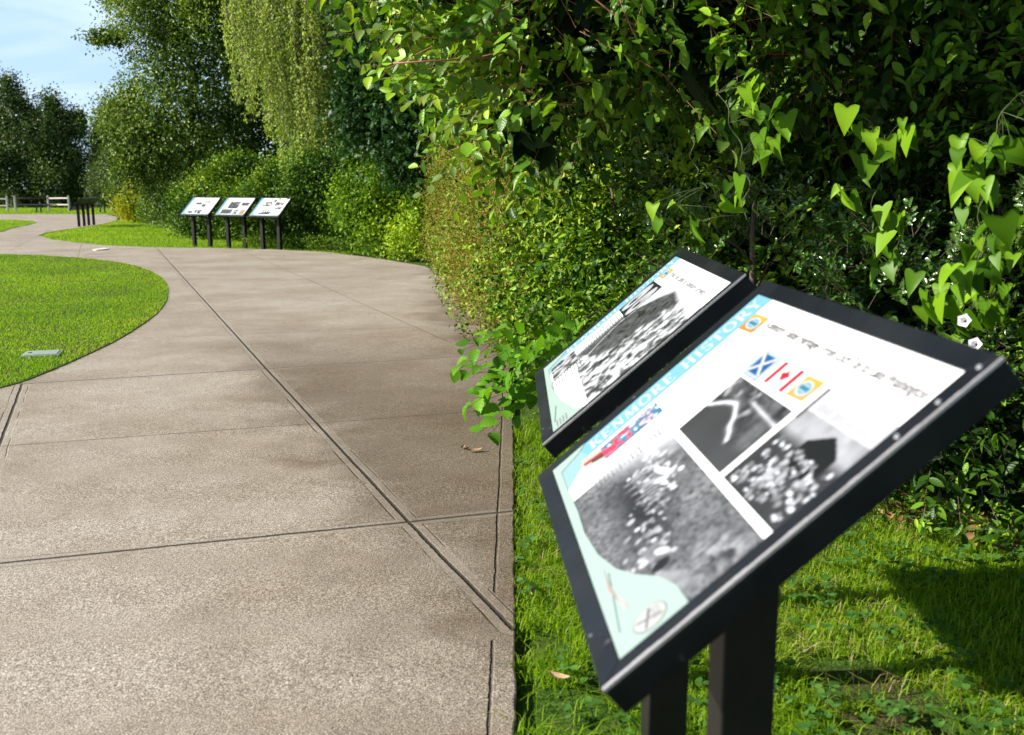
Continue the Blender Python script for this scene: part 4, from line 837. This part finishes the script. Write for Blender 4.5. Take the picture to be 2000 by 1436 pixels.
# long lit shoots reaching out over the walk from that tree
r = rs(207); rt = bpy.data.objects['overhanging_tree']
P = np.stack([r.uniform(-.45, .35, 34), r.uniform(4.3, 5.4, 34), r.uniform(1.75, 2.4, 34)], 1); P[:, 2] = np.maximum(P[:, 2], 1.95 - .5 * (P[:, 0] + .3)); D = np.stack([-r.uniform(.5, 1, 34), -r.uniform(-.1, .5, 34), r.uniform(-.4, .2, 34)], 1)
sprigs(r, P, D, 7, .30, .085, T_SER, M['cherry'], M['redtwig'], rt, lit=(-.5, -.3, .6), uv=True, droopk=.15, name='shoot_leaves')
P = np.array([(-.30, 4.7, 2.0), (-.25, 4.6, 2.08), (-.1, 4.5, 2.0), (-.05, 4.7, 1.88), (-.2, 4.9, 1.92), (.0, 4.6, 1.82), (-.35, 4.9, 2.15), (-.15, 5.1, 1.8), (.0, 4.9, 1.72), (.35, 4.6, 1.75), (.7, 4.4, 1.85)]); D = np.array([(-1, -.1, .0), (-1, -.2, .12), (-1, .1, -.12), (-.9, -.2, -.1), (-1, 0, -.25), (-.8, -.3, -.3), (-1, -.1, .1), (-.8, 0, -.3), (-.7, -.2, -.45), (-.3, -.6, -.5), (.4, -.7, -.5)])
sprigs(r, P, D, 9, .44, .085, T_SER, M['shoot'], M['redtwig'], rt, lit=(-.4, -.4, .7), uv=True, droopk=.12, name='shoot_leaves')
shoots('shrub', 'medium leaved shoots poking out of the small leaved shrub beside the second near sign', 'shrub', (.9, 6.9),
       [(.75, 7.3, .7, .8, .9, .75), (.55, 7.8, 1.4, .45, .8, .6), (1.1, 6.2, .45, .8, .6, .5), (1.6, 6.0, .7, .6, .5, .5)], 420, 6, .18, .062, T_SER, M['small'], M['bark'], 211, up=.1, hole=.5, stems=5, uv=False)
for cn_ in ([(.26, 4.45, 2.34), (.33, 4.42, 2.22), (.45, 4.38, 2.12), (.60, 4.36, 2.06)], [(.42, 4.4, 2.32), (.46, 4.38, 2.18), (.50, 4.36, 2.08), (.56, 4.36, 1.98)], [(-.52, 4.5, 1.95), (-.35, 4.5, 1.96), (-.1, 4.55, 1.98)]):
    mb = MB(); mb.tube(cn_, [.0045, .004, .003, .0018][:len(cn_)], 6); o = mb.build('cane', M['redtwig'], None, smooth=True); link_world(o, rt)
# toothed leaves on drooping shoots at the corner of the walk
r = rs(205); rt = empty('shrub', (.35, 5.7, gz(0, 5.7)), label='low drooping shoots with large toothed leaves lying over the corner of the walk', cat='shrub')
n = 20; P = np.stack([r.uniform(-.05, .45, n), r.uniform(5.2, 5.9, n), r.uniform(.30, .68, n)], 1); D = np.stack([-r.uniform(.3, 1, n), -r.uniform(.1, .9, n), r.uniform(-.5, .15, n)], 1)
P[:3] = [(.04, 5.5, .56), (.04, 5.4, .40), (.10, 5.35, .30)]; D[:3] = [(-1, -.3, -.1), (-1, -.3, -.12), (-.6, -.6, -.1)]
sprigs(r, P, D, 6, .34, .125, T_SER, M['elm'], M['bark'], rt, lit=(-.2, -.5, .8), uv=True, droopk=.3)
limbs(r, rt, (.5, 5.9, gz(0, 5.9) - .04), (.1, 5.5, .5), .012, 6, .5, name='stem')
# bindweed climbing through the hedge
M['greenstem'] = plain('green_stem', (.06, .09, .02), .6)
def vine(label, pts, n, size, seed):
    n = int(n * 1.4)
    r = rs(seed); p = np.array(pts, float); rt = empty('bindweed_vine', (p[-1][0], p[-1][1], gz(0, p[-1][1])), label=label, cat='vine', group='bindweed vines climbing the hedge')
    t = np.repeat(np.linspace(0, len(p) - 1.001, n // 4 + 1), 4)[:n]; i = t.astype(int); q = p[i] + (p[i + 1] - p[i]) * (t - i)[:, None] + np.repeat(r.randn(n // 4 + 1, 3) * [.09, .08, .05], 4, 0)[:n] + r.randn(n, 3) * [.04, .035, .035] + [0, .2, 0]
    T = np.stack([r.randn(n) * .6, r.randn(n) * .35 - .1, -1 + 0 * t], 1); N = np.array([[-.8, -.45, .45]]) + r.randn(n, 3) * .42
    leaves('foliage', q, N, T, size * 1.1 * (.4 + .7 * r.rand(n) ** .8), T_HEART, M['bind'], rt, ro=r, uv=True)
    u = np.linspace(0, len(p) - 1.001, 26); k = u.astype(int); c = p[k] + (p[k + 1] - p[k]) * (u - k)[:, None] + np.stack([np.sin(u * 7 + seed), np.cos(u * 7 + seed), 0 * u], 1) * .012
    mb = MB(); c = c + [0, .2, 0]; mb.tube([tuple(x) for x in c], [.0016] * len(c), 5)
    for a_, b_ in zip(q, c[np.clip((t / (len(p) - 1) * 25).astype(int), 0, 25)]): mb.tube([tuple(b_), tuple((a_ + b_) / 2 + [0, 0, .01]), tuple(a_)], [.0008] * 3, 4)
    o = mb.build('stem', M['greenstem'], None, smooth=True); link_world(o, rt)
vine('bindweed strand with bright heart shaped leaves hanging above the second near sign', [(.80, 3.75, 1.78), (.86, 3.7, 1.62), (.90, 3.65, 1.45), (.88, 3.6, 1.30)], 14, .088, 301)
vine('short bindweed strand left of the strand above the second near sign', [(.72, 3.9, 1.62), (.74, 3.9, 1.5), (.78, 3.88, 1.42)], 5, .07, 302)
vine('bindweed strand hanging in the middle of the dark hedge beyond the nearest sign', [(1.42, 3.7, 1.62), (1.40, 3.65, 1.45), (1.36, 3.6, 1.25), (1.42, 3.55, 1.08)], 20, .088, 303)
vine('longest bindweed strand running down near the right edge of the photo', [(1.62, 3.1, 1.72), (1.52, 3.05, 1.55), (1.50, 3.0, 1.38), (1.48, 2.95, 1.18), (1.40, 2.95, 1.02)], 34, .085, 304)
vine('bindweed leaves at the right edge above the end of the nearest sign', [(1.66, 3.2, 1.30), (1.58, 3.15, 1.12), (1.52, 3.1, .98), (1.62, 3.1, .86)], 20, .08, 305)
vine('few pale bindweed leaves low behind the right end of the nearest sign', [(1.85, 3.8, .95), (1.78, 3.75, .75), (1.66, 3.8, .55)], 9, .07, 306)
# ---------------------------------------------------------------- fence, benches and small things
def fence(label, posts, spans, dark=()):
    x, y = posts[0]; rt = empty('rail_fence', (x, y, gz(x, y)), label=label, cat='fence')
    for (px, py) in posts:
        mb = MB(); dx, dy, z = px - x, py - y, gz(px, py) - gz(x, y)
        mb.box((dx, dy, z + .42), (.11, .11, 1.0)); mb.box((dx, dy, z + .96), (.12, .12, .05)); mb.build('post', M['rail'], rt, bevel=.02)
    for k, (a, b) in enumerate(spans):
        A_, B_ = posts[a], posts[b]
        for h in (.38, .80):
            mb = MB(); p = Vector((A_[0] - x, A_[1] - y, gz(*A_) - gz(x, y) + h)); q = Vector((B_[0] - x, B_[1] - y, gz(*B_) - gz(x, y) + h + .02))
            u = (q - p).normalized(); w = u.cross(Vector((0, 0, 1))) * .04; v = Vector((0, 0, .045)); mid = p.lerp(q, .5) + Vector((0, 0, .015))
            mb.prism([p - w - v * .6, p + w - v * .8, p + w + v * .7, p - w + v], [mid - w - v, mid + w - v, mid + w + v, mid - w + v]); mb.prism([mid - w - v, mid + w - v, mid + w + v, mid - w + v], [q - w - v * .7, q + w - v * .6, q + w + v, q - w + v * .8])
            mb.build('rail', M['rail_shaded' if k in dark else 'rail'], rt)
fence('weathered two rail fence running out of the photo at far left', [(-31.6, 62.8), (-38.0, 63.5)], [(0, 1)])
fence('weathered two rail fence behind the left bench, with one span painted as shaded and one pale span', [(-31.0, 62.6), (-30.6, 66.2), (-28.8, 65.2)], [(0, 1), (1, 2)], dark=(0,))
fence('short pale end of rail fence beside the golden yellow bush', [(-25.0, 62.6), (-20.8, 63.4)], [(0, 1)])
def bench(x, y, rz, label):
    rt = empty('picnic_bench', (x, y, gz(x, y)), rz, label=label, cat='bench', group='dark backless benches by the far fence')
    mb = MB(); mb.box((0, 0, .47), (1.75, .38, .05)); mb.build('seat', M['bench'], rt, bevel=.012)
    for s_ in (-.13, .13):
        mb = MB(); mb.box((s_, 0, .20), (.06, .10, .48)); mb.box((s_, 0, .02), (.07, .34, .04)); mb.build('leg', M['bench'], rt, bevel=.005)
    mb = MB(); mb.tube([(-.7, 0, .45), (-.3, 0, .38), (.3, 0, .38), (.7, 0, .45)], [.02] * 4, 6); mb.build('brace', M['bench'], rt)
bench(-28.8, 61.0, .05, 'dark backless bench in front of the pale fence span')
bench(-25.0, 61.2, .05, 'dark backless bench half hidden beyond the pair of dark signs')
x, y = -4.14, 8.60; rt = empty('valve_box', (x, y, gz(x, y) + .012), .28, label='grey green rectangular valve box lid set in the round lawn', cat='valve box')
mb = MB(); mb.box((0, 0, .002), (.27, .23, .03)); mb.build('lid', M['valve'], rt, bevel=.006)
mb = MB(); mb.box((0, 0, -.004), (.31, .27, .03)); mb.build('rim', M['valve'], rt, bevel=.006)
mb = MB(); mb.tube([(-.10, 0, .014), (-.10, 0, .021)], [.018, .016], 8); mb.build('bolt', M['bench'], rt)
mb = MB(); x, y = -9.95, 23.6; mb.prism([(x, y, gz(x, y) + .004), (x + .20, y + .28, gz(x, y) + .004), (x + .30, y + .24, gz(x, y) + .004), (x + .11, y - .05, gz(x, y) + .004)], [(x, y, gz(x, y) + .03), (x + .19, y + .27, gz(x, y) + .05), (x + .30, y + .24, gz(x, y) + .03), (x + .11, y - .05, gz(x, y) + .02)])
tag(mb.build('paper_scrap', M['paper']), 'white paper scrap lying on the walk beyond the round lawn', 'litter')
def dead(x, y, rz, s_, label, z=.006, tilt=.15):
    mb = MB(); n = 8; pts = [(-.5 + i / n, .16 * math.sin(math.pi * i / n) ** .8) for i in range(n + 1)]
    for i in range(n):
        (a, w0), (b, w1) = pts[i], pts[i + 1]; c0, c1 = .10 * (a * 2) ** 2, .10 * (b * 2) ** 2
        for sg in (-1, 1): mb.poly([(a * s_, 0, c0 * s_), (b * s_, 0, c1 * s_), (b * s_, sg * w1 * s_, (c1 + .08) * s_), (a * s_, sg * w0 * s_, (c0 + .08) * s_)][::sg])
    o = mb.build('fallen_leaf', M['deadleaf'], None, smooth=True); o.location = (x, y, gz(x, y) + z); o.rotation_euler = (tilt, 0, rz)
    tag(o, label, 'leaf', 'fallen leaves')
dead(.14, 2.72, -.5, .075, 'tan curled leaf lying in the grass left of the nearest sign', .02)
dead(-.21, 5.35, .2, .10, 'brown leaf scrap on the stained slab near the hedge corner')
dead(-.28, 5.43, 1.2, .06, 'small brown leaf scrap beside the larger one on the stained slab')
dead(.07, 3.33, 1.4, .06, 'yellow green leaf standing in the grass at the walk edge', .03, .8)
dead(-.75, 4.75, .7, .03, 'tiny pale leaf bit on the walk near the long joint')
P = gpts(rs(9), 500, .9, 2.6, 3.6, 5.0, .0); P = P[(P[:, 1] > 5.9 - 1.05 * P[:, 0])]; r = rs(10)
rt = empty('leaf_litter', (1.6, 4.4, gz(0, 4.4)), label='brown dry leaf litter under the edge of the hedge', cat='litter', kind='stuff'); M['litter'] = leafmat('litter_leaf', [(.10, .05, .02), (.26, .14, .06), (.4, .27, .15)], trans=.1, rough=.7)
leaves('litter_leaves', P + [0, 0, .01], r.randn(len(P), 3) * .4 + [0, 0, 1], r.randn(len(P), 3) * [1, 1, .2], r.uniform(.03, .07, len(P)), T_OV, M['litter'], rt, ro=r)
M['petal'] = plain('petal', (.8, .78, .8), .5, var=.05)
rt = [o for o in bpy.data.objects if o.name.startswith('bindweed_vine')][4]
for (x, y, z) in ((1.40, 3.02, 1.02), (1.43, 3.0, .95)):
    mb = MB(); c = Vector((x, y, z)); d = Vector((-.5, -.6, .2)).normalized(); u = d.orthogonal().normalized(); w = d.cross(u)
    rg = [[c + d * t + (u * math.cos(a) + w * math.sin(a)) * q * (1 + .12 * math.cos(5 * a)) for a in [k * math.pi / 5 for k in range(10)]] for t, q in ((0, .003), (.018, .005), (.032, .012), (.036, .020))]
    for a_, b_ in zip(rg, rg[1:]):
        for k in range(10): mb.poly([a_[k], a_[(k + 1) % 10], b_[(k + 1) % 10], b_[k]])
    o = mb.build('flower', M['petal'], None, smooth=True); link_world(o, rt)
# dry thatch lying in the near grass
r = rs(77); P = gpts(r, 5200, .05, 3.0, 1.0, 5.2, -.02); P = P[vnoise(P, 2.2, 8) > .45]; n = len(P); a = r.rand(n) * 6.28; M['thatch'] = leafmat('dry_grass', [(.20, .13, .06), (.38, .29, .14), (.5, .42, .24)], trans=.2, rough=.7)
blades('dry_grass', P, .02 + .05 * r.rand(n), np.full(n, .003), 2.6, M['thatch'], 78, rnd=r.rand(n), label='dry tan grass stems lying in the green grass by the near signs', cat='grass')
